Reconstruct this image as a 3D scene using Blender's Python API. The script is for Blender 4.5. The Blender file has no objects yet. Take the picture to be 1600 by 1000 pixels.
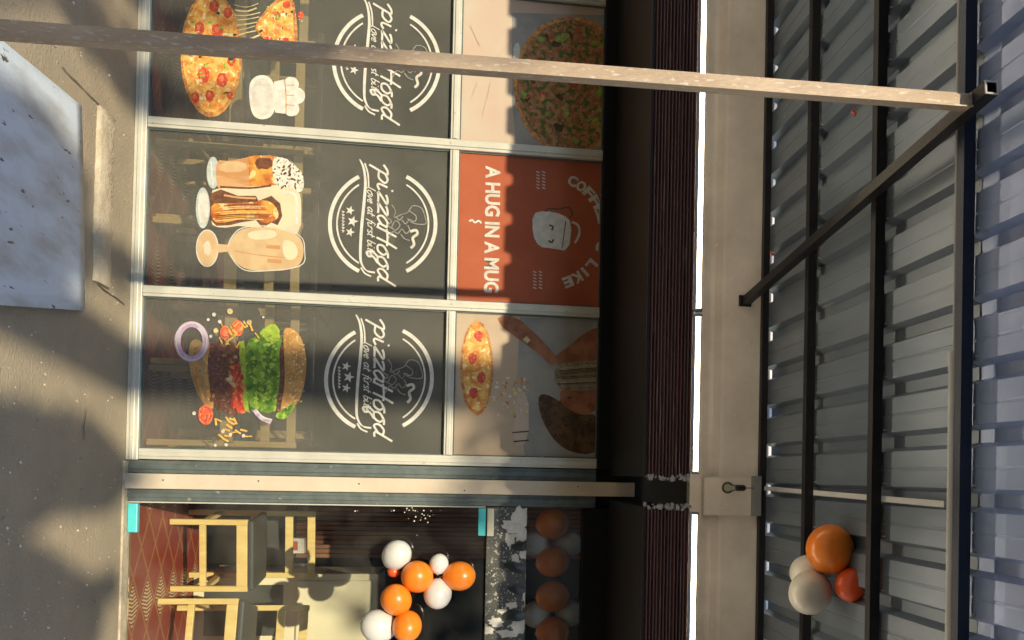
import bpy, bmesh, math, random
from mathutils import Vector, Matrix
random.seed(7)
sc = bpy.context.scene
COL = sc.collection

# ------------------------------------------------------------------ camera
# The photograph is a portrait picture stored on its side: world "up" points to
# the right edge of the frame.  Units: metres, shop front = plane y 0, ground z 0.
F, U0, H0 = 1400.0, 722.0, 920.0          # focal length and principal point in 1600x1000 pixels
YAW, PITCH, ROLL = -0.0158, 0.1524, 0.0226
EYE, DIST = 1.55, 4.633
_fw = Vector((math.sin(YAW) * math.cos(PITCH), math.cos(YAW) * math.cos(PITCH), math.sin(PITCH)))
_rt = Vector((math.cos(YAW), -math.sin(YAW), 0))
_up = _rt.cross(_fw)
RT = _rt * math.cos(ROLL) + _up * math.sin(ROLL)
UP = _up * math.cos(ROLL) - _rt * math.sin(ROLL)
CAM = Vector((0, -DIST, EYE))
cd = bpy.data.cameras.new('camera')
cam = bpy.data.objects.new('camera', cd); COL.objects.link(cam)
cd.sensor_width = 36; cd.sensor_fit = 'HORIZONTAL'; cd.lens = F * 36 / 1600
cd.shift_x = (800 - H0) / 1600; cd.shift_y = (U0 - 500) / 1600
cd.clip_start = 0.05; cd.clip_end = 3000
m = Matrix.Identity(4)
for i in range(3):
    m[i][0] = UP[i]; m[i][1] = -RT[i]; m[i][2] = -_fw[i]; m[i][3] = CAM[i]
cam.matrix_world = m
sc.camera = cam

# ------------------------------------------------------------------ world, sun, exposure
SUN_TRAVEL = Vector((0.11, 1.0, -0.583)).normalized()
w = bpy.data.worlds.new('World'); sc.world = w; w.use_nodes = True
nt = w.node_tree; bg = nt.nodes['Background']
sky = nt.nodes.new('ShaderNodeTexSky'); sky.sky_type = 'NISHITA'; sky.sun_disc = False
sky.sun_elevation = math.asin(-SUN_TRAVEL.z)
sky.sun_rotation = math.atan2(-SUN_TRAVEL.x, -SUN_TRAVEL.y)
sky.air_density = 1.0; sky.dust_density = 0.4; sky.ozone_density = 1.0
nt.links.new(sky.outputs[0], bg.inputs[0]); bg.inputs[1].default_value = 0.15
sl = bpy.data.lights.new('sun', 'SUN'); sl.energy = 3.5; sl.angle = math.radians(0.53); sl.color = (1.0, 0.88, 0.65)
so = bpy.data.objects.new('sun', sl); COL.objects.link(so)
so.rotation_euler = SUN_TRAVEL.to_track_quat('-Z', 'Y').to_euler(); so.location = (-3, -20, 14)
vs = sc.view_settings
vs.view_transform = 'Standard'; vs.look = 'None'; vs.gamma = 1.0; vs.exposure = 0.60; vs.use_curve_mapping = False

cy = sc.cycles
cy.max_bounces = 6; cy.diffuse_bounces = 3; cy.glossy_bounces = 2; cy.transparent_max_bounces = 8; cy.use_adaptive_sampling = True; cy.adaptive_threshold = 0.025; cy.caustics_reflective = False; cy.caustics_refractive = False

# ------------------------------------------------------------------ helpers
def fy(px, py, y=0.0):
    """photo pixel -> point on the plane at depth y (the shop front is y 0)"""
    r = _fw + RT * ((py - U0) / F) + UP * ((px - H0) / F)
    return CAM + r * ((y - CAM.y) / r.y)
def fz(px, py, z=0.0):
    """photo pixel -> point on the horizontal plane at height z"""
    r = _fw + RT * ((py - U0) / F) + UP * ((px - H0) / F)
    return CAM + r * ((z - CAM.z) / r.z)

MATS = {}
def _n(nt, t, **kw):
    n = nt.nodes.new(t)
    for k, v in kw.items(): setattr(n, k, v)
    return n
def mat(name, c1, c2=None, rough=0.6, metal=0.0, scale=6.0, bump=0.0, bscale=40.0, spec=0.5, c3=None, s3=60.0, t3=0.62,
        stretch=(1, 1, 1), clear=0.0, sss=0.0, coat=0.0, emit=None, estr=0.0, detail=6.0, contrast=(0.35, 0.65)):
    """procedural material: two tones mixed by noise, optional specks (c3), bump, part transparency"""
    if name in MATS: return MATS[name]
    m = bpy.data.materials.new(name); m.use_nodes = True
    nt = m.node_tree; L = nt.links.new; b = nt.nodes['Principled BSDF']; out = nt.nodes['Material Output']
    tc = _n(nt, 'ShaderNodeTexCoord'); mp = _n(nt, 'ShaderNodeMapping'); mp.inputs['Scale'].default_value = stretch
    L(tc.outputs['Object'], mp.inputs[0])
    c2 = c2 or tuple(x * 0.8 for x in c1)
    nz = _n(nt, 'ShaderNodeTexNoise'); nz.inputs['Scale'].default_value = scale; nz.inputs['Detail'].default_value = detail
    nz.inputs['Roughness'].default_value = 0.6
    L(mp.outputs[0], nz.inputs['Vector'])
    mr = _n(nt, 'ShaderNodeMapRange'); mr.inputs[1].default_value = contrast[0]; mr.inputs[2].default_value = contrast[1]
    L(nz.outputs[0], mr.inputs[0])
    mx = _n(nt, 'ShaderNodeMix', data_type='RGBA'); mx.inputs[6].default_value = (*c1, 1); mx.inputs[7].default_value = (*c2, 1)
    L(mr.outputs[0], mx.inputs[0]); colour = mx.outputs[2]
    if c3:
        n3 = _n(nt, 'ShaderNodeTexNoise'); n3.inputs['Scale'].default_value = s3; n3.inputs['Detail'].default_value = 3
        L(mp.outputs[0], n3.inputs['Vector'])
        r3 = _n(nt, 'ShaderNodeMapRange'); r3.inputs[1].default_value = t3; r3.inputs[2].default_value = t3 + 0.05
        L(n3.outputs[0], r3.inputs[0])
        m3 = _n(nt, 'ShaderNodeMix', data_type='RGBA'); m3.inputs[7].default_value = (*c3, 1)
        L(r3.outputs[0], m3.inputs[0]); L(colour, m3.inputs[6]); colour = m3.outputs[2]
    L(colour, b.inputs['Base Color'])
    b.inputs['Roughness'].default_value = rough; b.inputs['Metallic'].default_value = metal
    b.inputs['Specular IOR Level'].default_value = spec; b.inputs['Coat Weight'].default_value = coat
    b.inputs['Coat Roughness'].default_value = 0.06
    if sss:
        b.inputs['Subsurface Weight'].default_value = sss; b.inputs['Subsurface Radius'].default_value = (0.03, 0.02, 0.01)
    if emit:
        b.inputs['Emission Color'].default_value = (*emit, 1); b.inputs['Emission Strength'].default_value = estr
    if bump:
        nb = _n(nt, 'ShaderNodeTexNoise'); nb.inputs['Scale'].default_value = bscale; nb.inputs['Detail'].default_value = 5
        L(mp.outputs[0], nb.inputs['Vector'])
        bp = _n(nt, 'ShaderNodeBump'); bp.inputs['Strength'].default_value = bump; bp.inputs['Distance'].default_value = 0.01
        L(nb.outputs[0], bp.inputs['Height']); L(bp.outputs[0], b.inputs['Normal'])
    if clear:
        tr = _n(nt, 'ShaderNodeBsdfTransparent'); ms = _n(nt, 'ShaderNodeMixShader'); ms.inputs[0].default_value = clear
        L(b.outputs[0], ms.inputs[1]); L(tr.outputs[0], ms.inputs[2]); L(ms.outputs[0], out.inputs[0])
    MATS[name] = m
    return m
def glass(name, tint=(0.97, 0.985, 0.975), dirt=0.02, rough=0.0):
    if name in MATS: return MATS[name]
    m = bpy.data.materials.new(name); m.use_nodes = True
    nt = m.node_tree; L = nt.links.new; nt.nodes.remove(nt.nodes['Principled BSDF']); out = nt.nodes['Material Output']
    tr = _n(nt, 'ShaderNodeBsdfTransparent'); tr.inputs[0].default_value = (*tint, 1)
    gl = _n(nt, 'ShaderNodeBsdfGlossy'); gl.inputs['Roughness'].default_value = rough
    fr = _n(nt, 'ShaderNodeFresnel'); fr.inputs[0].default_value = 1.5
    ms = _n(nt, 'ShaderNodeMixShader'); L(fr.outputs[0], ms.inputs[0]); L(tr.outputs[0], ms.inputs[1]); L(gl.outputs[0], ms.inputs[2])
    df = _n(nt, 'ShaderNodeBsdfDiffuse'); df.inputs[0].default_value = (0.6, 0.57, 0.5, 1)
    tc = _n(nt, 'ShaderNodeTexCoord'); nz = _n(nt, 'ShaderNodeTexNoise'); nz.inputs['Scale'].default_value = 5; nz.inputs['Detail'].default_value = 8
    L(tc.outputs['Object'], nz.inputs['Vector'])
    mr = _n(nt, 'ShaderNodeMapRange'); mr.inputs[1].default_value = 0.4; mr.inputs[2].default_value = 0.8; mr.inputs[4].default_value = dirt * 2
    L(nz.outputs[0], mr.inputs[0])
    m2 = _n(nt, 'ShaderNodeMixShader'); L(mr.outputs[0], m2.inputs[0]); L(ms.outputs[0], m2.inputs[1]); L(df.outputs[0], m2.inputs[2])
    L(m2.outputs[0], out.inputs[0]); MATS[name] = m
    return m

class MB:
    """mesh builder: collects shapes, build() links them as one mesh object"""
    def __init__(s): s.v = []; s.f = []; s.mi = []; s.sm = []; s.mats = []
    def _m(s, mt):
        if mt not in s.mats: s.mats.append(mt)
        return s.mats.index(mt)
    def add(s, vs, fs, mt=None, smooth=False):
        o = len(s.v); s.v += [tuple(v) for v in vs]; k = s._m(mt)
        for f in fs: s.f.append([i + o for i in f]); s.mi.append(k); s.sm.append(smooth)
    def box(s, x0, x1, y0, y1, z0, z1, mt=None):
        vs = [(x0, y0, z0), (x1, y0, z0), (x1, y1, z0), (x0, y1, z0), (x0, y0, z1), (x1, y0, z1), (x1, y1, z1), (x0, y1, z1)]
        s.add(vs, [(0, 3, 2, 1), (4, 5, 6, 7), (0, 1, 5, 4), (1, 2, 6, 5), (2, 3, 7, 6), (3, 0, 4, 7)], mt)
    def bbox(s, x0, x1, y0, y1, z0, z1, b=0.004, mt=None):
        """box with chamfered edges"""
        bm = bmesh.new(); bmesh.ops.create_cube(bm, size=1)
        for v in bm.verts: v.co = Vector(((x0 + x1) / 2 + v.co.x * (x1 - x0), (y0 + y1) / 2 + v.co.y * (y1 - y0), (z0 + z1) / 2 + v.co.z * (z1 - z0)))
        bmesh.ops.bevel(bm, geom=bm.edges[:], offset=b, segments=2, profile=0.5, affect='EDGES')
        s.bm(bm, mt)
    def bm(s, bm, mt=None, smooth=False):
        bm.verts.ensure_lookup_table(); bm.verts.index_update()
        s.add([v.co[:] for v in bm.verts], [[v.index for v in f.verts] for f in bm.faces], mt, smooth); bm.free()
    def bar(s, a, b, w, h=None, mt=None, upv=(0, 0, 1)):
        """square bar from a to b"""
        a, b = Vector(a), Vector(b); h = h or w; d = (b - a).normalized(); u = Vector(upv)
        sx = d.cross(u)
        if sx.length < 1e-4: sx = d.cross(Vector((0, 1, 0)))
        sx.normalize(); u = sx.cross(d)
        vs = []
        for p in (a, b):
            for i, j in ((-1, -1), (1, -1), (1, 1), (-1, 1)): vs.append(p + sx * (i * w / 2) + u * (j * h / 2))
        s.add(vs, [(3, 2, 1, 0), (4, 5, 6, 7), (0, 1, 5, 4), (1, 2, 6, 5), (2, 3, 7, 6), (3, 0, 4, 7)], mt)
    def hollow(s, a, b, w, t=0.003, mt=None, upv=(0, 0, 1)):
        """open square tube from a to b"""
        a, b = Vector(a), Vector(b); d = (b - a).normalized(); u = Vector(upv); sx = d.cross(u).normalized(); u = sx.cross(d)
        vs = []
        for p in (a, b):
            for r in (w / 2, w / 2 - t):
                for i, j in ((-1, -1), (1, -1), (1, 1), (-1, 1)): vs.append(p + sx * (i * r) + u * (j * r))
        fs = []
        for k in range(4):
            n = (k + 1) % 4
            fs += [(k, n, 8 + n, 8 + k), (4 + n, 4 + k, 12 + k, 12 + n), (n, k, 4 + k, 4 + n), (8 + k, 8 + n, 12 + n, 12 + k)]
        s.add(vs, fs, mt)
    def tube(s, pts, r, n=12, mt=None, cap=True):
        pts = [Vector(p) for p in pts]; rs = r if isinstance(r, (list, tuple)) else [r] * len(pts)
        vs = []; fs = []; ref = None
        for i, p in enumerate(pts):
            d = (pts[min(i + 1, len(pts) - 1)] - pts[max(i - 1, 0)]).normalized()
            if ref is None: ref = d.orthogonal().normalized()
            ref = (ref - d * ref.dot(d)).normalized(); q = d.cross(ref)
            for k in range(n):
                a = 2 * math.pi * k / n; vs.append(p + (ref * math.cos(a) + q * math.sin(a)) * rs[i])
        for i in range(len(pts) - 1):
            for k in range(n):
                a = i * n + k; b = i * n + (k + 1) % n; fs.append((a, b, b + n, a + n))
        s.add(vs, fs, mt, True)
        if cap:
            s.add(vs[:n], [tuple(range(n))[::-1]], mt); s.add(vs[-n:], [tuple(range(n))], mt)
    def lathe(s, prof, c=(0, 0, 0), n=24, mt=None, axis=None):
        """profile [(r, z)] turned round the vertical (or a given axis) through c"""
        q = Vector(axis).to_track_quat('Z', 'Y') if axis is not None else None
        vs = []; fs = []
        for r, z in prof:
            for k in range(n):
                a = 2 * math.pi * k / n; v = Vector((r * math.cos(a), r * math.sin(a), z))
                if q: v = q @ v
                vs.append(Vector(c) + v)
        for i in range(len(prof) - 1):
            for k in range(n):
                a = i * n + k; b = i * n + (k + 1) % n; fs.append((a, b, b + n, a + n))
        s.add(vs, fs, mt, True)
    def build(s, name, parent=None, loc=None, mt=None):
        off = Vector((0, 0, 0)); q = parent
        while q is not None: off += q.location; q = q.parent
        if loc is not None: off += Vector(loc)
        me = bpy.data.meshes.new(name); me.from_pydata([(Vector(v) - off)[:] for v in s.v] if off.length else s.v, [], s.f)
        if mt: me.materials.append(mt)
        else:
            for q in s.mats: me.materials.append(q)
            me.polygons.foreach_set('material_index', s.mi)
        me.polygons.foreach_set('use_smooth', s.sm); me.update()
        return link(name, me, parent, loc)
def link(name, me, parent=None, loc=None):
    o = bpy.data.objects.new(name, me); COL.objects.link(o)
    if parent is not None: o.parent = parent
    if loc is not None: o.location = loc
    return o
def tag(o, label, cat, group=None, kind=None):
    o['label'] = label; o['category'] = cat
    if group: o['group'] = group
    if kind: o['kind'] = kind
    return o
def thing(name, label, cat, loc=(0, 0, 0), group=None):
    o = bpy.data.objects.new(name, None); COL.objects.link(o); o.location = loc
    o.empty_display_size = 0.1
    return tag(o, label, cat, group)
def structure(o): o['kind'] = 'structure'; return o
def copy_tree(o, parent=None):
    c = o.copy(); COL.objects.link(c); c.parent = parent
    for ch in list(o.children): copy_tree(ch, c)
    return c

# ------------------------------------------------------------------ materials
M_alu = mat('cream_aluminium', (0.62, 0.60, 0.50), (0.54, 0.52, 0.43), 0.38, 0.15, 9, 0.05, 120, c3=(0.42, 0.38, 0.30), s3=45, t3=0.68)
M_channel = mat('grey_channel', (0.13, 0.16, 0.15), (0.09, 0.11, 0.105), 0.5, 0.2, 14, 0.06, 60, c3=(0.3, 0.3, 0.27), s3=30, t3=0.68)
M_post = mat('beige_post', (0.62, 0.52, 0.38), (0.55, 0.45, 0.33), 0.6, 0, 7, 0.05, 80, c3=(0.38, 0.31, 0.22), s3=38, t3=0.70)
M_plaster = mat('beam_plaster', (0.80, 0.75, 0.71), (0.62, 0.57, 0.53), 0.85, 0, 3.0, 0.35, 26, c3=(0.74, 0.69, 0.63), s3=26, t3=0.66)
M_ground = mat('dusty_concrete', (0.40, 0.33, 0.225), (0.33, 0.275, 0.195), 0.92, 0, 2.4, 0.6, 70, c3=(0.52, 0.44, 0.32), s3=38, t3=0.69, spec=0.2)
M_render = mat('fresh_cement', (0.62, 0.53, 0.38), (0.47, 0.39, 0.27), 0.95, 0, 14, 0.9, 90, spec=0.15)
M_crack = mat('crack_dark', (0.10, 0.085, 0.065), rough=1.0)
M_board = mat('board_white', (0.60, 0.67, 0.74), (0.36, 0.36, 0.34), 0.5, 0, 3.4, 0.3, 40, c3=(0.07, 0.07, 0.07), s3=15, t3=0.675, stretch=(2.2, 0.7, 1), contrast=(0.42, 0.72), spec=0.45)
M_black = mat('black_paint', (0.006, 0.006, 0.007), (0.003, 0.003, 0.004), 0.55, 0, 8, spec=0.25)
M_maroon = mat('maroon_cladding', (0.10, 0.036, 0.026), (0.055, 0.020, 0.016), 0.35, 0, 4, 0.1, 90, stretch=(0.4, 1, 14), c3=(0.19, 0.12, 0.10), s3=8, t3=0.62)
M_foam = mat('white_foam', (0.45, 0.41, 0.35), (0.22, 0.19, 0.16), 0.9, 0, 40, 0.5, 80)
M_roof = mat('roof_sheet_grey', (0.25, 0.305, 0.385), (0.17, 0.21, 0.27), 0.38, 0.4, 3, 0.22, 9, stretch=(1, 0.25, 1), spec=0.5, c3=(0.50, 0.55, 0.62), s3=10, t3=0.70)
M_roof2 = mat('roof_sheet_blue', (0.23, 0.29, 0.38), (0.16, 0.205, 0.27), 0.36, 0.4, 3, 0.22, 9, stretch=(1, 0.25, 1), spec=0.5, c3=(0.48, 0.54, 0.62), s3=10, t3=0.70)
M_roof_haze = mat('roof_sheet_haze_blue', (0.38, 0.50, 0.84), (0.27, 0.37, 0.66), 0.32, 0.3, 3, 0.12, 14, stretch=(1, 0.25, 1), spec=0.5)  # lens haze put into the outer sheets as blue
M_purlin_haze = mat('purlin_haze_blue', (0.025, 0.040, 0.085), (0.018, 0.030, 0.068), 0.45, 0.2, 12, 0.1, 60)  # outer purlin blued in its colour to carry lens haze
M_foil = mat('crumpled_foil', (0.5, 0.48, 0.43), (0.30, 0.29, 0.26), 0.22, 0.9, 8, 0.3, 60)
M_purlin = mat('purlin_black', (0.018, 0.017, 0.022), (0.012, 0.012, 0.017), 0.45, 0.2, 12, 0.1, 60, c3=(0.05, 0.03, 0.025), s3=30, t3=0.66)
M_steel = mat('weathered_steel', (0.47, 0.36, 0.25), (0.34, 0.245, 0.165), 0.62, 0.15, 9, 0.35, 120, c3=(0.50, 0.43, 0.34), s3=110, t3=0.60, stretch=(1, 1, 0.3))
M_cut = mat('cut_steel', (0.6, 0.58, 0.55), rough=0.3, metal=0.4)
M_pvc = mat('pvc_white', (0.62, 0.63, 0.66), (0.54, 0.55, 0.58), 0.4, 0, 6)
M_pvcg = mat('pvc_grey', (0.40, 0.41, 0.43), (0.33, 0.34, 0.36), 0.45, 0, 6)
M_cyan = mat('cyan_film', (0.10, 0.62, 0.62), (0.08, 0.52, 0.54), 0.3, 0, 10)
M_tape = mat('yellow_tape', (0.72, 0.70, 0.50), rough=0.5)
M_granite = mat('dark_granite', (0.10, 0.10, 0.085), (0.05, 0.052, 0.046), 0.35, 0, 70, c3=(0.40, 0.38, 0.30), s3=60, t3=0.60)
M_paper = mat('torn_paper', (0.78, 0.74, 0.65), (0.62, 0.57, 0.47), 0.85, 0, 25, 0.4, 60)
M_shadow_window = mat('shadow_and_window_dark', (0.035, 0.04, 0.032), (0.02, 0.022, 0.02), 0.3, 0, 20)
M_orange = mat('balloon_orange', (0.92, 0.27, 0.02), (0.84, 0.21, 0.012), 0.34, 0, 5, coat=0.25)
M_red = mat('balloon_red', (0.86, 0.13, 0.02), (0.76, 0.09, 0.02), 0.34, 0, 5, coat=0.25)
M_white = mat('balloon_white', (0.74, 0.72, 0.67), (0.66, 0.64, 0.59), 0.34, 0, 5, coat=0.25)
M_wood = mat('yellow_wood', (0.82, 0.62, 0.24), (0.72, 0.50, 0.17), 0.45, 0, 5, 0.1, 50, stretch=(6, 6, 1))
M_seat = mat('dark_seat', (0.05, 0.055, 0.05), rough=0.6)
M_slat = mat('brown_slat', (0.38, 0.17, 0.075), (0.26, 0.11, 0.05), 0.45, 0, 8, 0.15, 40, stretch=(8, 8, 0.6))
M_cream = mat('cream_panel', (0.86, 0.77, 0.52), (0.80, 0.71, 0.48), 0.5, 0, 3)
M_wallin = mat('interior_wall', (0.10, 0.10, 0.09), (0.07, 0.07, 0.065), 0.8, 0, 2)
M_tabletop = mat('table_dark', (0.07, 0.055, 0.04), (0.04, 0.032, 0.025), 0.4, 0, 6)
M_bark = mat('bark', (0.10, 0.075, 0.05), (0.06, 0.045, 0.03), 0.9, 0, 12, 0.8, 30, stretch=(3, 3, 0.5))
M_leaf = mat('leaf', (0.07, 0.12, 0.03), (0.04, 0.08, 0.02), 0.5, 0, 20)
M_vinyl = mat('black_window_vinyl', (0.235, 0.222, 0.182), (0.140, 0.142, 0.118), 0.32, 0, 1.8, clear=0.66, spec=0.6, c3=(0.225, 0.21, 0.175), s3=7, t3=0.66, coat=0.6)  # tone lifted and patched to carry haze and reflections on the glass
M_glass = glass('clear_glass')
M_led = mat('lit_tube', (0.9, 0.88, 0.8), emit=(1.0, 0.82, 0.56), estr=19.0)
M_clip = mat('grey_plastic', (0.22, 0.24, 0.26), rough=0.5)
M_blackplastic = mat('black_plastic', (0.012, 0.012, 0.012), rough=0.4)
# printing inks on the window vinyl
def ink(name, c1, c2=None, scale=30.0, **kw):
    c2 = c2 or tuple(x * .75 for x in c1)
    kw.setdefault('c3', tuple(x * .62 for x in c2)); kw.setdefault('s3', 55.0); kw.setdefault('t3', 0.60)
    kw.setdefault('clear', 0.13); kw.setdefault('coat', 0.4); kw.setdefault('contrast', (0.42, 0.58))
    return mat('ink_' + name, c1, c2, 0.4, 0, scale, **kw)
I_white = ink('white', (0.66, 0.63, 0.54), (0.56, 0.53, 0.45), clear=0.0, t3=0.72)
I_faint = ink('faint_line', (0.36, 0.34, 0.30), clear=0.2)
I_cheese = ink('cheese', (0.85, 0.52, 0.13), (0.72, 0.24, 0.04), 26, c3=(0.90, 0.74, 0.36), s3=42, t3=0.58)
I_crust = ink('crust', (0.70, 0.36, 0.10), (0.45, 0.16, 0.05), 34)
I_tomato = ink('tomato', (0.72, 0.10, 0.04), (0.50, 0.05, 0.03), 60, c3=(0.85, 0.34, 0.16), s3=80, t3=0.6)
I_leaf = ink('leaf', (0.20, 0.36, 0.04), (0.38, 0.52, 0.06), 50)
I_string = ink('string', (0.80, 0.62, 0.30))
I_coffee = ink('coffee', (0.56, 0.27, 0.10), (0.68, 0.38, 0.17), 9, stretch=(3, 1, 0.6), clear=0.16, t3=0.74)
I_iced = ink('iced', (0.74, 0.36, 0.06), (0.45, 0.10, 0.02), 11, c3=(0.86, 0.60, 0.24), s3=16, t3=0.56)
I_cocoa = ink('cocoa', (0.10, 0.04, 0.02), (0.20, 0.07, 0.03), 40)
I_glassrim = ink('glass_rim', (0.58, 0.62, 0.56), (0.44, 0.49, 0.46), 20, t3=0.75)
I_milk = ink('milk', (0.74, 0.66, 0.42), (0.66, 0.58, 0.40), 8, clear=0.15, t3=0.74)
I_foam = ink('foam', (0.80, 0.76, 0.64), (0.70, 0.64, 0.50), 50, c3=(0.03, 0.02, 0.015), s3=70, t3=0.55)
I_peach = ink('peach', (0.72, 0.52, 0.27), (0.66, 0.44, 0.22), 10, clear=0.22, t3=0.74)
I_bun = ink('bun', (0.62, 0.34, 0.10), (0.46, 0.22, 0.06), 16, c3=(0.78, 0.60, 0.33), s3=70, t3=0.60)
I_bunlow = ink('bun_low', (0.50, 0.33, 0.15), (0.36, 0.22, 0.09), 12, clear=0.15)
I_patty = ink('patty', (0.11, 0.045, 0.03), (0.20, 0.09, 0.06), 60, c3=(0.36, 0.17, 0.13), s3=70, t3=0.60)
I_lettuce = ink('lettuce', (0.19, 0.36, 0.04), (0.06, 0.15, 0.02), 24, c3=(0.40, 0.55, 0.08), s3=30, t3=0.55)
I_lime = ink('lime', (0.42, 0.52, 0.06), (0.28, 0.40, 0.04), 40)
I_slice = ink('tomato_slice', (0.82, 0.24, 0.10), (0.70, 0.12, 0.05), 50)
I_fries = ink('fries', (0.86, 0.54, 0.13), (0.72, 0.36, 0.07), 60)
I_onion = ink('onion', (0.50, 0.33, 0.48), (0.62, 0.52, 0.60), 20)
I_bone = ink('pale_plate', (0.70, 0.66, 0.56), (0.58, 0.53, 0.44), 20, t3=0.75)
I_scarf = ink('scarf', (0.52, 0.04, 0.05))
I_terra = ink('terracotta', (0.42, 0.115, 0.055), (0.34, 0.085, 0.038), 4, clear=0.0, t3=0.72, contrast=(0.3, 0.7), coat=0.0, spec=0.15)
I_sand = ink('sand', (0.54, 0.41, 0.28), (0.44, 0.34, 0.24), 5, clear=0.0, contrast=(0.3, 0.7), coat=0.0, spec=0.15, t3=0.74)
I_blush = ink('blush', (0.52, 0.38, 0.29), (0.52, 0.44, 0.34), 4, clear=0.0, contrast=(0.3, 0.7), coat=0.0, spec=0.15, t3=0.74)
I_grey = ink('cool_grey', (0.26, 0.265, 0.25), (0.34, 0.32, 0.28), 5, clear=0.0, t3=0.8, coat=0.0, spec=0.15)
I_pizzaD = ink('pizza_herbs', (0.33, 0.12, 0.05), (0.42, 0.24, 0.11), 34, c3=(0.09, 0.14, 0.035), s3=36, t3=0.52, clear=0.0, coat=0.0, spec=0.15)
I_skin = ink('skin', (0.36, 0.16, 0.09), (0.24, 0.095, 0.05), 10, clear=0.0, coat=0.0, spec=0.15, t3=0.74)
I_hair = ink('brown', (0.15, 0.085, 0.04), (0.075, 0.042, 0.022), 14, clear=0.0, coat=0.0, spec=0.15)
I_cloth = ink('cloth', (0.30, 0.26, 0.18), (0.22, 0.18, 0.12), 20, clear=0.0, coat=0.0, spec=0.15)
I_dark = ink('dark_line', (0.05, 0.04, 0.035), clear=0.0)

# ================================================================== SETTING
# ground: one sheet to the horizon, finer and slightly uneven near the shop
def ground_z(x, y):
    return 0.006 * math.sin(x * 2.3 + 1.0) * math.sin(y * 1.9) + 0.004 * math.sin(x * 5.1 + y * 3.7)
g = MB(); N = 60; xs = [-6 + 12 * i / N for i in range(N + 1)]; ys = [-8 + 8 * i / N for i in range(N + 1)]
vs = [(x, y, ground_z(x, y) * min(1, -y * 2, (6 - abs(x)) / 2, (y + 8) / 2) - 0.001) for y in ys for x in xs]
g.add(vs, [(j * (N + 1) + i, j * (N + 1) + i + 1, (j + 1) * (N + 1) + i + 1, (j + 1) * (N + 1) + i) for j in range(N) for i in range(N)], M_ground, True)
for a, b, c, d in ((-800, 800, -800, -8), (-800, -6, -8, 0), (6, 800, -8, 0), (-800, 800, 0, 800)):
    g.add([(a, c, -0.001), (b, c, -0.001), (b, d, -0.001), (a, d, -0.001)], [(0, 1, 2, 3)], M_ground)
ground = structure(g.build('ground', mt=M_ground))
def crack(pts, wd):
    b = MB(); P = [fz(*p, 0.0) for p in pts]; L = []; R = []
    for i, p in enumerate(P):
        d = (P[min(i + 1, len(P) - 1)] - P[max(i - 1, 0)]).normalized(); n = Vector((-d.y, d.x, 0)) * wd * (0.4 + 0.6 * random.random())
        z = ground_z(p.x, p.y) * min(1, -p.y * 2) + 0.004
        L.append((p.x + n.x, p.y + n.y, z)); R.append((p.x - n.x, p.y - n.y, z))
    k = len(P); b.add(L + R, [(i, i + 1, k + i + 1, k + i) for i in range(k - 1)], M_crack)
    return b.build('crack', ground)
crack([(93, 104), (104, 117), (115, 127), (128, 140), (140, 152), (152, 163)], 0.004)
crack([(150, 444), (160, 453), (172, 461), (182, 467), (193, 476)], 0.005)
crack([(134, 640), (133, 655), (131, 668), (133, 684)], 0.004)
# pebbles and crumbs of cement lying about: nobody could count them
b = MB()
for i in range(520):
    p = fz(random.uniform(-20, 205), random.uniform(0, 1000)) if random.random() < .8 else Vector((random.uniform(-4, 3), random.uniform(-4, -.1), 0))
    if p.y > -0.06 or (-1.6 < p.x < -0.5 and p.y < -0.55): continue
    r = random.choice((.002, .003, .003, .004, .006)) * random.uniform(.7, 1.3); z = ground_z(p.x, p.y) * min(1, -p.y * 2) + r * .3
    b.add([(p.x - r, p.y, z), (p.x, p.y - r * 1.2, z), (p.x + r, p.y + r * .2, z), (p.x, p.y + r, z), (p.x + r * .2, p.y, z + r), (p.x, p.y, z - r)],
          [(0, 1, 4), (1, 2, 4), (2, 3, 4), (3, 0, 4), (1, 0, 5), (2, 1, 5), (3, 2, 5), (0, 3, 5)], random.choice((M_render, M_ground, M_paper)))
peb = b.build('pebbles'); tag(peb, 'scattered pebbles and cement crumbs on the dusty ground', 'pebbles', kind='stuff')

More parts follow.
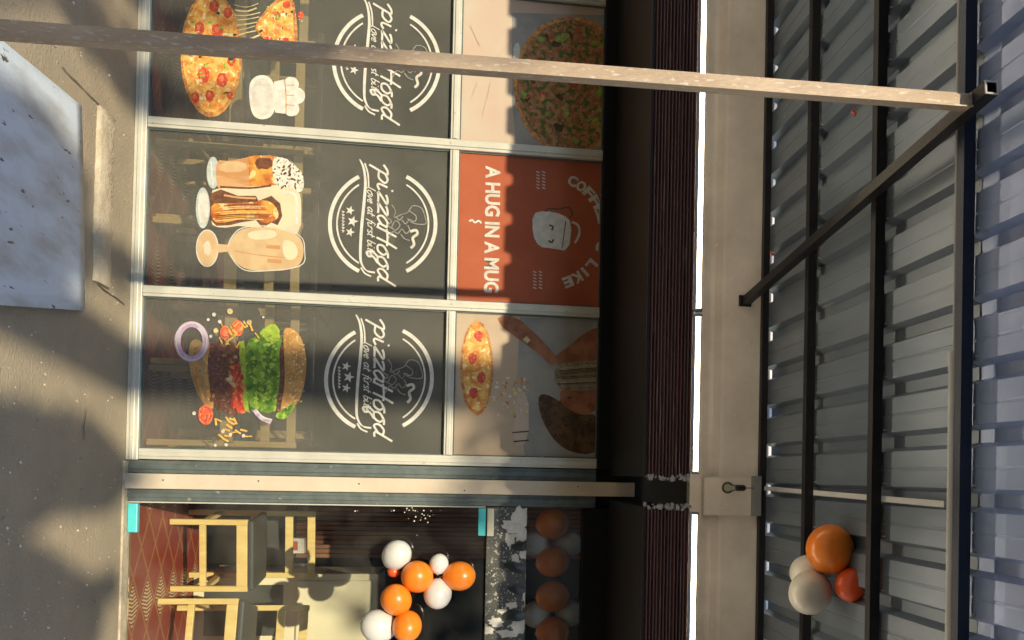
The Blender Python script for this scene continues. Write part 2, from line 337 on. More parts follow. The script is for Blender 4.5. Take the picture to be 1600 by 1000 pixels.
# unseen asphalt street and shop row, added to cut bounce and low sky light
M_unseen_asph = mat('unseen_asphalt', (0.055, 0.055, 0.055), (0.04, 0.04, 0.042), 0.9, 0, 3, 0.4, 60)
q = MB(); q.add([(-60, -14.2, .003), (60, -14.2, .003), (60, -6.4, .003), (-60, -6.4, .003)], [(0, 1, 2, 3)], M_unseen_asph); structure(q.build('unseen_street'))
for k, (x0, x1, hgt, col, lab) in enumerate(((-34, -11.2, 5.7, (.33, .27, .21), 'ochre two storey shop house, unseen sky blocker across the street, far left'), (-11.1, 9.4, 6.0, (.27, .25, .24), 'grey two storey shop house, unseen sky blocker straight across the street'), (9.5, 34, 5.5, (.30, .22, .18), 'brick-red two storey shop house, unseen sky blocker across the street, right'))):
    t = thing('sky_block_house', lab, 'building', ((x0 + x1) / 2, -18.5, 0), 'unseen sky-blocking houses across the street'); mw = mat('sky_block_paint_%d' % k, col, None, .9, 0, 1.5, .2, 20)
    q = MB(); q.box(x0, x1, -21.5, -15.8, 0, hgt - .5, mw); q.build('wall', t)
    q = MB(); q.box(x0 - .1, x1 + .1, -21.6, -15.6, hgt - .5, hgt - .32, mw); q.box(x0, x1, -21.5, -15.85, hgt - .32, hgt, mw); q.build('sky_block_roof', t)
    n = int((x1 - x0) / 3.2)
    for i in range(n):
        a = x0 + .8 + i * (x1 - x0 - .8) / n
        q = MB(); q.box(a, a + 1.5, -15.83, -15.77, 3.3, 4.6, M_shadow_window); q.build('window', t)  # window of the unseen sky-blocking house
        q = MB(); q.box(a - .3, a + 2.0, -15.84, -15.76, .1, 2.5, M_channel); q.build('sky_block_opening', t)

# raised cement strip in front of the windows
b = MB(); x0, x1, ya, yb = -1.56, -0.80, -0.50, -0.31; K = 22
for i in range(K + 1):
    x = x0 + (x1 - x0) * i / K; j = lambda s: random.uniform(-s, s)
    b.v += [(x, ya + j(.008), -.02), (x, ya + .006 + j(.006), .012 + j(.003)), (x, ya + .02, .020 + j(.003)), (x, yb - .03, .021 + j(.003)), (x, yb + j(.006), .004)]
for i in range(K):
    for q in range(4): b.f.append([i * 5 + q, i * 5 + 5 + q, i * 5 + 6 + q, i * 5 + 1 + q]); b.mi.append(0); b.sm.append(True)
b.f += [[4, 3, 2, 1, 0], [K * 5 + q for q in range(5)]]; b.mi += [0, 0]; b.sm += [False, False]
o = b.build('cement_strip', mt=M_render); tag(o, 'rough raised strip of fresh cement on the ground before the windows', 'step')

# shop building: masonry round the shop front
bld = thing('shop_building', 'plastered shop building with pale beam above dark sign and shop front', 'building', (0, 0, 0))
XL, XR = -3.36, 1.24
def wall(name, x0, x1, y0, y1, z0, z1, mt=M_plaster, bev=0.006):
    q = MB(); q.bbox(x0, x1, y0, y1, z0, z1, bev, mt); return q.build(name, bld)
wall('wall', -6.0, XL, -0.02, 0.25, 0, 4.2); wall('wall', XR, 4.6, -0.02, 0.25, 0, 4.2)
wall('parapet', XL + .002, XR - .002, 0.0, 0.25, 3.24, 4.2)
wall('side_wall', -3.6, XL - .004, 0.252, 4.4, 0, 4.0, M_wallin); wall('side_wall', 2.9, 3.1, 0.252, 4.4, 0, 4.0, M_wallin)
wall('back_wall', -3.35, 2.89, 3.6, 3.8, 0, 3.0, M_wallin)
wall('inner_ceiling', -3.35, 2.89, 0.26, 3.6, 2.75, 2.85, M_wallin)
wall('inner_wall', 1.242, 2.89, 0.252, 0.30, 0, 2.75, M_wallin)
# lintel beam: lower fascia set back with a cove, upper band proud, as one profile along x
prof = [(0.05, 2.802), (-0.02, 2.802), (-0.025, 2.86), (-0.005, 2.90), (-0.004, 2.925), (-0.045, 2.955), (-0.05, 2.97), (-0.05, 3.165), (-0.044, 3.172), (0.05, 3.172)]
b = MB(); n = len(prof); b.v = [(XL + .003, *p) for p in prof] + [(XR - .003, *p) for p in prof]
for i in range(n): b.f.append([i, (i + 1) % n, n + (i + 1) % n, n + i][::-1]); b.mi.append(0); b.sm.append(False)
b.f += [list(range(n)), [n + i for i in range(n)][::-1]]; b.mi += [0, 0]; b.sm += [False, False]
b.build('lintel_beam', bld, mt=M_plaster)
# pilaster head over the post, with a crumbly top edge
pa, pb = fy(1150, 746, -.09), fy(1150, 806, -.09)
b = MB(); b.bbox(pa.x, pb.x, -0.09, -0.052, 2.86, 3.16, .008, M_plaster); b.build('pilaster_head', bld)
b = MB()
for i in range(150):
    x = random.uniform(-2.6, 1.2); z = 3.172 + random.uniform(-.004, .008); s = random.uniform(.004, .014)
    b.box(x, x + s * 2.5, -0.052 - s * .4, -.04, z, z + s, M_foam)
b.build('crumbling_edge', bld)['kind'] = 'stuff'
# black sheet painting the shade behind the post, between the two sign boxes
wall('gap_shade_sheet', pa.x - .06, pb.x + .06, 0.03, 0.06, 2.302, 2.80, M_black, .002)

floor = MB(); floor.add([(-3.35, 0.03, 0.004), (2.9, 0.03, 0.004), (2.9, 3.6, 0.004), (-3.35, 3.6, 0.004)], [(0, 1, 2, 3)])
# red floor covering with pale hatched diamonds
m = bpy.data.materials.new('red_diamond_floor'); m.use_nodes = True; nt = m.node_tree; L = nt.links.new; bs = nt.nodes['Principled BSDF']
tc = _n(nt, 'ShaderNodeTexCoord'); sp = _n(nt, 'ShaderNodeSeparateXYZ'); L(tc.outputs['Object'], sp.inputs[0])
def mth(op, a, b=None):
    q = _n(nt, 'ShaderNodeMath', operation=op)
    for i, v in enumerate((a, b)):
        if v is None: continue
        if isinstance(v, (int, float)): q.inputs[i].default_value = v
        else: L(v, q.inputs[i])
    return q.outputs[0]
def tri(v, per, ph): return mth('ABSOLUTE', mth('SUBTRACT', mth('FRACT', mth('ADD', mth('MULTIPLY', v, 1 / per), ph)), 0.5))
tx = tri(sp.outputs[0], 0.29, 0.1); ty = tri(sp.outputs[1], 0.22, 0.0)
dd = mth('ADD', tx, ty)                      # 0..1 diamond distance
ring = mth('LESS_THAN', mth('ABSOLUTE', mth('SUBTRACT', dd, 0.5)), 0.045)
row = mth('LESS_THAN', mth('FRACT', mth('MULTIPLY', mth('ADD', sp.outputs[0], 0.06), 1 / 0.58)), 0.5)
hatch = mth('LESS_THAN', mth('FRACT', mth('MULTIPLY', mth('ADD', sp.outputs[0], mth('MULTIPLY', ty, 0.05)), 52.0)), 0.48)
ins = mth('MULTIPLY', mth('MULTIPLY', mth('LESS_THAN', dd, 0.40), hatch), row)
nz = _n(nt, 'ShaderNodeTexNoise'); nz.inputs['Scale'].default_value = 9; L(tc.outputs['Object'], nz.inputs['Vector'])
c0 = _n(nt, 'ShaderNodeMix', data_type='RGBA'); c0.inputs[6].default_value = (0.34, 0.05, 0.03, 1); c0.inputs[7].default_value = (0.25, 0.042, 0.026, 1); L(nz.outputs[0], c0.inputs[0])
c1 = _n(nt, 'ShaderNodeMix', data_type='RGBA'); c1.inputs[7].default_value = (0.40, 0.17, 0.07, 1); L(ring, c1.inputs[0]); L(c0.outputs[2], c1.inputs[6])
c2 = _n(nt, 'ShaderNodeMix', data_type='RGBA'); c2.inputs[7].default_value = (0.66, 0.56, 0.36, 1); L(ins, c2.inputs[0]); L(c1.outputs[2], c2.inputs[6])
L(c2.outputs[2], bs.inputs['Base Color']); bs.inputs['Roughness'].default_value = 0.55
structure(floor.build('shop_floor', mt=m))

# ================================================================== SHOP WINDOW
MX = [-3.32, -2.50, -1.68, -0.855, -0.065]        # mullion centre lines
ZS, ZT0, ZT1, ZH = 0.055, 1.510, 1.555, 2.300
win = thing('shop_window', 'wide shop window in cream frame with three tall black poster panes', 'shop window', (0, 0, 0))
def member(name, x0, x1, z0, z1, vert, y=-0.03):
    q = MB(); q.bbox(x0, x1, y, 0.03, z0, z1, .003, M_alu)
    if vert: q.bbox((x0 + x1) / 2 - .011, (x0 + x1) / 2 + .011, y - .007, y + .001, z0 + .002, z1 - .002, .002, M_alu)
    else: q.bbox(x0 + .002, x1 - .002, y - .007, y + .001, (z0 + z1) / 2 - .010, (z0 + z1) / 2 + .010, .002, M_alu)
    return q.build(name, win)
member('sill', MX[0], -0.035, 0.0, ZS, False, -0.034)
q = MB(); q.bbox(MX[0], -0.035, -0.046, 0.03, ZH, ZH + .20, .003, M_black); q.build('head_panel', win)
for i, x in enumerate(MX):
    member('mullion', x - .026, x + .026, ZS + .001, ZH - .001, True)
    if i < 4: member('transom', x + .027, MX[i + 1] - .027, ZT0, ZT1, False, -0.026)
# dark rubber gasket round every pane
def gasket(x0, x1, z0, z1):
    q = MB(); t = .006
    for a in ((x0, x1, z0, z0 + t), (x0, x1, z1 - t, z1), (x0, x0 + t, z0 + t, z1 - t), (x1 - t, x1, z0 + t, z1 - t)): q.box(a[0], a[1], -.010, 0.0, a[2], a[3], M_channel)
    return q.build('gasket', win)

class Print:
    """flat print on a pane: outlines given as photo pixels on the shop-front plane; dx moves it sideways in metres"""
    def __init__(s, x0, x1, z0, z1, dx=0.0): s.b = MB(); s.k = 0; s.c = 0; s.lim = (x0 + .007, x1 - .007, z0 + .007, z1 - .007); s.dx = dx
    def pt(s, px, py): q = fy(px, py, 0); return (q.x + s.dx, q.z)
    def _emit(s, pts, mt, tri=None, step=True):
        if step: s.k += 1
        s.c += 1; y = -0.0012 - 0.00003 * s.c; a, b_, c, d = s.lim
        s.b.add([(min(max(x, a), b_), y, min(max(z, c), d)) for x, z in pts], tri or [list(range(len(pts)))[::-1]], mt)
    def poly(s, pts, mt, smooth=0, jit=0.0):
        P = pts
        for _ in range(smooth):
            Q = []
            for i in range(len(P)):
                a, b_ = P[i], P[(i + 1) % len(P)]
                Q += [(a[0] * .75 + b_[0] * .25, a[1] * .75 + b_[1] * .25), (a[0] * .25 + b_[0] * .75, a[1] * .25 + b_[1] * .75)]
            P = Q
        if jit: P = [(a + random.uniform(-jit, jit), b_ + random.uniform(-jit, jit)) for a, b_ in P]
        s._emit([s.pt(*p) for p in P], mt)
    def blob(s, cx, cy, rx, ry, mt, rot=0, n=28, jit=0.0, step=True):
        P = []
        for i in range(n):
            a = 2 * math.pi * i / n; f = 1 + random.uniform(-jit, jit); x = rx * math.cos(a) * f; y = ry * math.sin(a) * f
            P.append(s.pt(cx + x * math.cos(rot) - y * math.sin(rot), cy + x * math.sin(rot) + y * math.cos(rot)))
        s._emit(P, mt, step=step)
    def ring(s, cx, cy, rx, ry, wd, mt, a0=0, a1=2 * math.pi, n=48, rot=0):
        s.stroke([(cx + rx * math.cos(a0 + (a1 - a0) * i / n) , cy + ry * math.sin(a0 + (a1 - a0) * i / n)) for i in range(n + 1)], wd, mt, sub=0)
    def stroke(s, pts, wd, mt, sub=3, taper=None, step=True):
        P = spline(pts, sub) if sub else pts; W = [s.pt(*p) for p in P]; sc_ = 0.0032; Lp = []; Rp = []
        for i, p in enumerate(W):
            a, b_ = W[max(i - 1, 0)], W[min(i + 1, len(W) - 1)]; d = Vector((b_[0] - a[0], b_[1] - a[1]))
            if d.length < 1e-9: d = Vector((1, 0))
            d.normalize(); t = i / max(1, len(W) - 1); h = wd * sc_ / 2 * (taper(t) if taper else 1)
            Lp.append((p[0] - d.y * h, p[1] + d.x * h)); Rp.append((p[0] + d.y * h, p[1] - d.x * h))
        k = len(W); s._emit(Lp + Rp, mt, [(i, i + 1, k + i + 1, k + i) for i in range(k - 1)], step)
    def glyphs(s, px, py, text, xh, mt, wd, adv=None, shear=.3, step=True):
        """script lettering from pen strokes; px, py = photo pixel of the baseline start, reading down the photo"""
        if step: s.k += 1
        x = 0.0
        for ch in text:
            st, w_ = GLY[ch]
            for line in st:
                s.stroke([(px + b_ * xh, py + (x + a + b_ * shear) * xh * (adv or 1)) for a, b_ in line], wd, mt, 3, step=False)
            x += w_ + .12
        return x
    def text(s, body, px0, py0, px1, py1, mt, hgt, bold=0.012):
        """upright lettering from pixel (px0,py0) to (px1,py1) along the baseline, cap height hgt pixels"""
        a, b_ = s.pt(px0, py0), s.pt(px1, py1); d = Vector((b_[0] - a[0], b_[1] - a[1])); L_ = d.length; d.normalize(); n_ = Vector((-d.y, d.x))
        vs_, fs_, wdt, top = text_mesh(body, bold); s.k += 1; sx = L_ / wdt; sy = hgt * 0.0032 / top
        s._emit([(a[0] + d.x * v[0] * sx + n_.x * v[1] * sy, a[1] + d.y * v[0] * sx + n_.y * v[1] * sy) for v in vs_], mt, [list(f) for f in fs_])
    def build(s, name, parent): return s.b.build(name, parent)
def spline(P, sub):
    if len(P) < 3: return P
    out = []
    for i in range(len(P) - 1):
        p0, p1, p2, p3 = P[max(i - 1, 0)], P[i], P[i + 1], P[min(i + 2, len(P) - 1)]
        for k in range(sub):
            t = k / sub
            out.append(tuple(.5 * (2 * p1[j] + (p2[j] - p0[j]) * t + (2 * p0[j] - 5 * p1[j] + 4 * p2[j] - p3[j]) * t * t + (3 * p1[j] - p0[j] - 3 * p2[j] + p3[j]) * t ** 3) for j in (0, 1)))
    return out + [P[-1]]
def text_mesh(body, bold=0.012):
    c = bpy.data.curves.new('lettering', 'FONT'); c.body = body; c.size = 1; c.offset = bold; c.resolution_u = 3
    o = bpy.data.objects.new('lettering', c); COL.objects.link(o); bpy.context.view_layer.update()
    me = bpy.data.meshes.new_from_object(o.evaluated_get(bpy.context.evaluated_depsgraph_get()))
    vs_ = [(v.co.x, v.co.y) for v in me.vertices]; fs_ = [tuple(p.vertices) for p in me.polygons]
    bpy.data.objects.remove(o); bpy.data.curves.remove(c); bpy.data.meshes.remove(me)
    x0 = min(v[0] for v in vs_); y0 = 0; vs_ = [(v[0] - x0, v[1]) for v in vs_]
    return vs_, fs_, max(v[0] for v in vs_), max(v[1] for v in vs_)
GLY = {
 'p': ([[(.0, -.85), (.08, .1), (.15, 1)], [(.12, .75), (.4, 1.02), (.66, .7), (.5, .12), (.12, .15)], [(-.35, .6), (-.1, 1.0), (.15, 1)]], .72),
 'i': ([[(0, 1), (0, .15), (.16, 0), (.34, .2)], [(.05, 1.42), (.10, 1.55)]], .34),
 'z': ([[(0, .85), (.2, 1), (.52, .95), (.22, .45), (.0, .05), (.25, .08), (.58, .05)]], .52),
 'a': ([[(.52, .9), (.25, 1), (.0, .5), (.18, .0), (.5, .4)], [(.54, 1), (.5, .15), (.7, .05)]], .62),
 'H': ([[(0, -.1), (.05, 1.0), (.1, 1.9)], [(.75, 1.95), (.66, 1), (.62, -.1)], [(-.1, .9), (.3, 1.0), (.85, .95)]], .80),
 'o': ([[(.3, 1), (.02, .6), (.1, .05), (.42, .05), (.52, .6), (.3, 1), (.6, 1.05)]], .55),
 'y': ([[(.3, 1), (.02, .6), (.1, .05), (.42, .05), (.52, .6), (.3, 1), (.6, 1.0)], [(.12, .1), (-.05, -.5), (.1, -1.1), (.3, -.9), (.2, -.45), (.45, .0)]], .56),
 'd': ([[(.5, .9), (.2, 1), (0, .5), (.18, 0), (.5, .45)], [(.64, 1.85), (.54, .9), (.5, .12), (.8, .05)]], .70),
 'l': ([[(.05, 1.8), (0, .15), (.2, .05)]], .25), 'v': ([[(0, 1), (.18, 0), (.45, 1)]], .45), 'e': ([[(.05, .5), (.42, .6), (.28, 1), (.02, .55), (.15, 0), (.45, .15)]], .45),
 't': ([[(.12, 1.6), (.08, .15), (.3, .05)], [(-.08, 1), (.36, 1)]], .34), 'f': ([[(.4, 1.6), (.18, 1.5), (.1, -.4)], [(-.05, .95), (.36, .95)]], .32),
 'r': ([[(0, 1), (0, 0)], [(0, .6), (.18, .98), (.38, .92)]], .38), 's': ([[(.38, .9), (.1, .95), (.08, .6), (.36, .4), (.3, .02), (.0, .08)]], .40), 'b': ([[(.02, 1.8), (0, .05), (.35, .1), (.4, .7), (.05, .8)]], .46),
 ' ': ([], .40),
}
panes = {}
for i in range(4):
    x0, x1 = MX[i] + .0265, MX[i + 1] - .0265
    for lo in (True, False):
        z0, z1 = (ZS + .001, ZT0 - .001) if lo else (ZT1 + .001, ZH - .001)
        q = MB(); q.box(x0, x1, 0.0, 0.005, z0, z1)
        mt = M_vinyl if lo else (I_terra, I_blush, I_terra, I_sand)[i]
        o = q.build('pane', win, mt=mt); panes[i, lo] = (o, x0, x1, z0, z1); gasket(x0, x1, z0, z1)
panes[1, True][0]['label'] = 'black poster pane with pizza picture'
panes[2, True][0]['label'] = 'black poster pane with iced drinks picture'
panes[3, True][0]['label'] = 'black poster pane with burger picture'
panes[1, False][0]['label'] = 'pale poster pane with herb pizza'
panes[2, False][0]['label'] = 'terracotta poster pane reading A HUG IN A MUG'
panes[3, False][0]['label'] = 'sand poster pane with arm over pizza'
def pr(i, lo, dx=0.0): o, *r = panes[i, lo]; return Print(*r, dx), o

# ---- round white logo, the same on the three panes (drawn from the middle pane)
for i, (cx, cy) in ((1, (601, 98)), (2, (598, 350)), (3, (590, 592))):
    a, c = fy(598, 350), fy(cx, cy); P, par = pr(i, True, c.x - a.x)
    for r_, wd in ((82.5, 6), (71.5, 2.6)):
        h_ = math.acos(37 / r_)
        P.ring(598, 350, r_, r_, wd, I_white, -h_, h_, 36); P.k -= 1
        P.ring(598, 350, r_, r_, wd, I_white, math.pi - h_, math.pi + h_, 36); P.k -= 1
    P.stroke([(562, 249), (568, 262), (571, 285), (569, 315), (565, 355), (563, 395), (565, 412), (573, 423), (586, 426)], 4.2, I_white, 4, lambda t: .35 + .75 * math.sin(math.pi * min(1, t * 1.15)) ** .6 if t < .9 else .7)
    P.stroke([(570, 255), (575, 272), (576, 292)], 2.4, I_white, 4); P.stroke([(564, 418), (570, 427), (580, 432)], 2.6, I_white, 4)
    P.glyphs(590, 263, 'pizzaHoyd', 15.5, I_white, 3.3, adv=1.78, shear=.25)
    P.glyphs(574.5, 292, 'love at first bite', 7.0, I_white, 1.5, adv=1.62, shear=.3)
    for sx_, sy_, r_ in ((547, 329, 7.5), (551, 346, 9), (547, 363, 7.5)):
        P.poly([(sx_ + (r_ if k % 2 == 0 else r_ * .42) * math.cos(k * math.pi / 5), sy_ + (r_ if k % 2 == 0 else r_ * .42) * math.sin(k * math.pi / 5)) for k in range(10)], I_white); P.k -= 1
    P.k += 1
    for k in range(7): P.stroke([(534, 330 + k * 5), (538, 331 + k * 5), (535, 333 + k * 5)], 1.4, I_white, 2); P.k -= 1
    P.k += 1
    for ln in ([(612, 320), (618, 330), (616, 340), (626, 336), (637, 332), (645, 322), (658, 325), (664, 338), (665, 350), (650, 350), (640, 346)],
               [(612, 355), (618, 345), (625, 352), (618, 360), (612, 355)], [(608, 372), (614, 362), (622, 365), (628, 358), (634, 365), (640, 360), (637, 352)],
               [(626, 366), (632, 373), (640, 376)], [(640, 330), (650, 338), (648, 346), (636, 342)], [(628, 344), (634, 350), (640, 343), (646, 349)],
               [(604, 340), (612, 346), (606, 352), (614, 358)], [(618, 338), (624, 344), (630, 338)]):
        P.stroke(ln, 1.7, I_faint, 4); P.k -= 1
    P.k += 1
    P.stroke([(641, 362), (650, 360), (652, 366), (645, 372), (647, 382), (642, 388)], 4.2, I_bone, 4)
    P.build('logo_print', par)

# ---- pizza picture
P, par = pr(1, True)
P.blob(330, 85, 48, 98, I_crust, n=60, jit=.012); P.blob(330, 84, 44, 92, I_cheese, n=60, jit=.02)
random.seed(3)
for cx, cy, r_ in ((312, 45, 10), (340, 48, 11), (356, 20, 8), (318, 117, 12), (347, 125, 11), (305, 153, 9), (328, 150, 9), (362, 95, 8), (298, 80, 9), (330, 80, 8), (360, 150, 6), (335, 10, 9)):
    P.blob(cx, cy, r_ * .8, r_ * 1.05, I_tomato, n=16, jit=.12); P.blob(cx - 1, cy - 2, r_ * .35, r_ * .45, I_slice, n=10, jit=.2)
P.k += 1
for q in range(46):
    a, r_ = random.uniform(0, 6.28), math.sqrt(random.random()); cx, cy = 330 + 40 * r_ * math.cos(a), 85 + 86 * r_ * math.sin(a)
    P.blob(cx, cy, random.uniform(1, 2.6), random.uniform(1.5, 5), random.choice((I_leaf, I_leaf, I_string, I_dark, I_string)), random.uniform(0, 3), 8, .3, step=False)
for q in range(9): P.stroke([(366 + q, 8 + q * 8), (385, 12 + q * 7 + random.uniform(-3, 3)), (405 + random.uniform(-6, 6), 6 + q * 7)], random.uniform(1.2, 3), I_string, 3)
P.poly([(396, 42), (418, 12), (440, -6), (458, -4), (464, 30), (466, 66), (455, 74), (425, 70), (408, 58)], I_crust, 1)
P.poly([(400, 42), (420, 16), (442, 0), (455, 2), (459, 32), (460, 62), (450, 68), (426, 65), (410, 55)], I_cheese, 1)
for cx, cy, r_ in ((432, 25, 7), (420, 64, 7), (446, 66, 7), (448, 8, 6)): P.blob(cx, cy, r_, r_, I_tomato, n=14, jit=.1)
P.blob(470, 24, 5, 6, I_tomato, n=10); P.k += 1
for q in range(40): P.blob(random.uniform(408, 458), random.uniform(14, 64), random.uniform(.8, 2), random.uniform(1, 3.6), random.choice((I_dark, I_string, I_leaf, I_string)), random.uniform(0, 3), 7, .3, step=False)
for q in range(14): P.blob(random.uniform(400, 480), random.uniform(-4, 90), random.uniform(.7, 1.6), random.uniform(.7, 1.6), I_bone, 0, 6, step=False)
P.build('pizza_print', par)
# white chef's hat on a pale folded cloth (no figure)
P, par = pr(1, True)
P.poly([(388, 138), (394, 122), (410, 116), (424, 122), (430, 138), (432, 166), (424, 184), (406, 188), (392, 178)], I_white, 2)
P.poly([(393, 140), (399, 126), (411, 121), (421, 128), (426, 142), (427, 164), (419, 178), (407, 182), (396, 173)], I_bone, 2)
P.poly([(428, 128), (444, 124), (446, 178), (430, 176)], I_white)
for cx, cy_, r_ in ((455, 132, 12), (464, 150, 13), (456, 170, 12), (450, 150, 14)): P.blob(cx, cy_, r_, r_, I_white, n=22, jit=.03); P.k -= 1
P.k += 2
for q in range(3): P.stroke([(448, 134 + q * 15), (460, 133 + q * 16)], 1.4, I_crust, 0)
P.stroke([(445, 125), (447, 150), (447, 177)], 1.4, I_crust, 3)
P.build('chef_hat_print', par)

# ---- iced drinks picture
P, par = pr(2, True)
P.blob(333, 270, 10, 25, I_glassrim, n=30)
P.poly([(337, 250), (358, 252), (378, 248), (398, 243), (430, 243), (452, 253), (458, 272), (452, 296), (400, 300), (345, 298), (338, 290)], I_coffee, 1)
P.poly([(388, 245), (398, 243), (428, 244), (432, 295), (390, 298)], I_iced)
P.poly([(424, 244), (446, 247), (460, 256), (474, 272), (475, 292), (470, 302), (450, 296), (428, 296)], I_foam, 1, .8)
P.blob(317, 325, 11, 32, I_glassrim, n=30); P.blob(319, 325, 7, 26, I_bone, n=30)
P.poly([(328, 298), (345, 294), (400, 291), (442, 289), (468, 298), (471, 320), (470, 362), (450, 372), (420, 362), (380, 352), (345, 357), (328, 350)], I_milk, 1)
P.poly([(328, 303), (345, 296), (372, 306), (400, 306), (404, 314), (424, 306), (438, 318), (441, 338), (434, 352), (424, 348), (410, 356), (400, 344), (375, 348), (360, 352), (338, 353), (328, 342)], I_cocoa, 0)
P.poly([(330, 318), (350, 318), (395, 316), (415, 312), (430, 320), (437, 338), (428, 346), (412, 350), (400, 340), (375, 342), (358, 347), (338, 349), (330, 340)], I_iced, 1)
P.stroke([(350, 305), (375, 309), (400, 310)], 3, I_coffee, 3); P.stroke([(442, 300), (462, 306), (464, 350)], 4, I_white, 4)
P.blob(324, 388, 17.5, 29, I_peach, n=36); P.ring(324, 388, 17, 28.5, 1.5, I_bone)
P.poly([(338, 381), (362, 383), (362, 393), (338, 395)], I_peach)
P.poly([(356, 384), (362, 372), (378, 356), (420, 354), (450, 362), (470, 370), (476, 392), (470, 414), (450, 423), (400, 424), (376, 418), (360, 400)], I_peach, 2)
P.stroke([(356, 386), (362, 371), (380, 356), (425, 354), (468, 368), (476, 392), (468, 416), (400, 424), (374, 417), (357, 394)], 1.6, I_bone, 4)
P.stroke([(366, 392), (400, 398), (440, 402), (470, 400)], 1.6, I_coffee, 4); P.poly([(416, 382), (438, 384), (438, 390), (416, 388)], I_coffee); P.poly([(418, 404), (440, 406), (440, 412), (418, 410)], I_coffee)
P.poly([(342, 254), (384, 252), (386, 268), (344, 270)], I_peach, 1); P.poly([(400, 246), (426, 247), (428, 262), (398, 266)], I_cocoa, 2, 1.5); P.stroke([(344, 292), (390, 294), (424, 290)], 3, I_cocoa, 3)
for q in range(10): P.stroke([(random.uniform(335, 350), 322 + q * 2.6), (375, 320 + q * 2.5), (random.uniform(395, 430), 320 + q * 2.6)], random.uniform(.7, 2.0), random.choice((I_string, I_crust, I_cocoa, I_fries)), 3)
P.poly([(384, 362), (430, 358), (434, 372), (392, 376)], I_milk, 2); P.poly([(440, 372), (464, 380), (466, 404), (444, 408)], I_milk, 2)
for q in range(24): P.blob(random.uniform(432, 470), random.uniform(254, 294), random.uniform(1, 2.4), random.uniform(1, 3.4), random.choice((I_dark, I_cocoa, I_white)), random.uniform(0, 3), 7, .3)
P.blob(324, 388, 6, 12, I_milk, n=18, jit=.2)
P.stroke([(330, 252), (331, 270), (333, 290)], 2.2, I_white, 3); P.stroke([(313, 302), (311, 325), (314, 348)], 2.6, I_white, 3)
P.build('drinks_print', par)

# ---- burger picture
random.seed(11)
P, par = pr(3, True)
P.poly([(296, 535), (308, 528), (322, 540), (326, 600), (334, 640), (318, 632), (303, 605), (294, 565)], I_bunlow, 2)
P.poly([(316, 534), (330, 532), (336, 640), (326, 636), (320, 600)], I_bun, 1)
P.poly([(328, 538), (345, 532), (366, 534), (374, 548), (372, 580), (380, 640), (372, 650), (350, 646), (334, 636), (326, 600), (325, 560)], I_patty, 2, .8)
P.poly([(358, 575), (372, 566), (382, 580), (388, 640), (376, 650), (364, 630), (360, 600)], I_tomato, 2)
P.poly([(352, 592), (360, 584), (372, 600), (366, 606)], I_string)
P.poly([(372, 536), (384, 530), (388, 640), (392, 646), (380, 640), (378, 590)], I_lime, 1)
P.poly([(382, 534), (400, 528), (415, 508), (434, 506), (440, 530), (442, 600), (434, 640), (420, 648), (400, 640), (388, 632), (384, 590)], I_lettuce, 2, 1.6)
P.poly([(408, 520), (418, 507), (434, 506), (438, 532), (420, 536)], I_lime, 1, 1.0)
for q in range(70): P.blob(random.uniform(386, 438), random.uniform(530, 642), random.uniform(1, 4), random.uniform(2, 6), random.choice((I_lettuce, I_lime, I_leaf, I_lettuce)), random.uniform(0, 3), 9, .35, step=(q % 10 == 0))
P.poly([(436, 540), (446, 538), (450, 600), (440, 645), (430, 640), (438, 600)], I_patty, 1)
P.poly([(442, 512), (458, 513), (472, 528), (480, 560), (477, 600), (466, 632), (450, 640), (436, 650), (446, 600), (444, 550)], I_bun, 2)
P.k += 1
for q in range(60): P.blob(random.uniform(450, 476), random.uniform(525, 630), .8, 1.4, I_string, random.uniform(0, 3), 6, step=False)
P.poly([(428, 648), (448, 636), (466, 628), (452, 650), (438, 656)], I_lettuce, 1, 1)
for q in range(40): P.blob(random.uniform(330, 372), random.uniform(540, 640), random.uniform(1, 4), random.uniform(2, 6), random.choice((I_patty, I_cocoa, I_crust, I_patty)), random.uniform(0, 3), 8, .35)
for q in range(10): P.stroke([(299 + q * 1.5, 545 + q * 3), (304 + q * 1.4, 580 + q * 3), (312 + q * 1.3, 612 + q * 2)], random.uniform(.8, 2), random.choice((I_bun, I_crust, I_bunlow)), 3)
for q in range(14): P.blob(random.uniform(362, 384), random.uniform(574, 640), random.uniform(1, 3), random.uniform(3, 9), random.choice((I_tomato, I_slice, I_scarf)), random.uniform(-.3, .3), 9, .3)
P.ring(300, 534, 22, 27, 9, I_onion); P.ring(300, 534, 24, 29, 1.5, I_bone)
for cx, cy, r_ in ((372, 513, 11), (352, 520, 9), (322, 648, 14)): P.blob(cx, cy, r_ * .85, r_ * 1.15, I_slice, n=20, jit=.05); P.ring(cx, cy, r_ * .6, r_ * .8, 2, I_tomato)
P.stroke([(398, 640), (408, 652), (424, 660)], 7, I_onion, 4); P.stroke([(402, 642), (412, 652), (426, 656)], 2, I_white, 4)
for q in range(30):
    a, c = (random.uniform(338, 400), random.uniform(500, 534)) if q < 15 else (random.uniform(336, 384), random.uniform(640, 686)); d = random.uniform(-.9, .9) + (1.0 if q > 14 else 0)
    P.stroke([(a, c), (a + 11 * math.sin(d), c + 11 * math.cos(d))], random.uniform(2, 3.4), I_fries, 0); P.k -= (q % 6 != 0)
P.k += 1
for a, c, r_ in ((335, 492, 3.2), (360, 487, 4.5), (326, 500, 2.4), (344, 503, 3), (338, 517, 4), (330, 526, 2.6), (390, 504, 4), (304, 646, 3), (349, 674, 3), (361, 679, 2.6), (381, 681, 3), (337, 696, 2.4), (354, 695, 2.8), (412, 496, 2)): P.blob(a, c, r_, r_, I_string if r_ > 3.5 else I_bone, n=10, step=False)
P.build('burger_print', par)

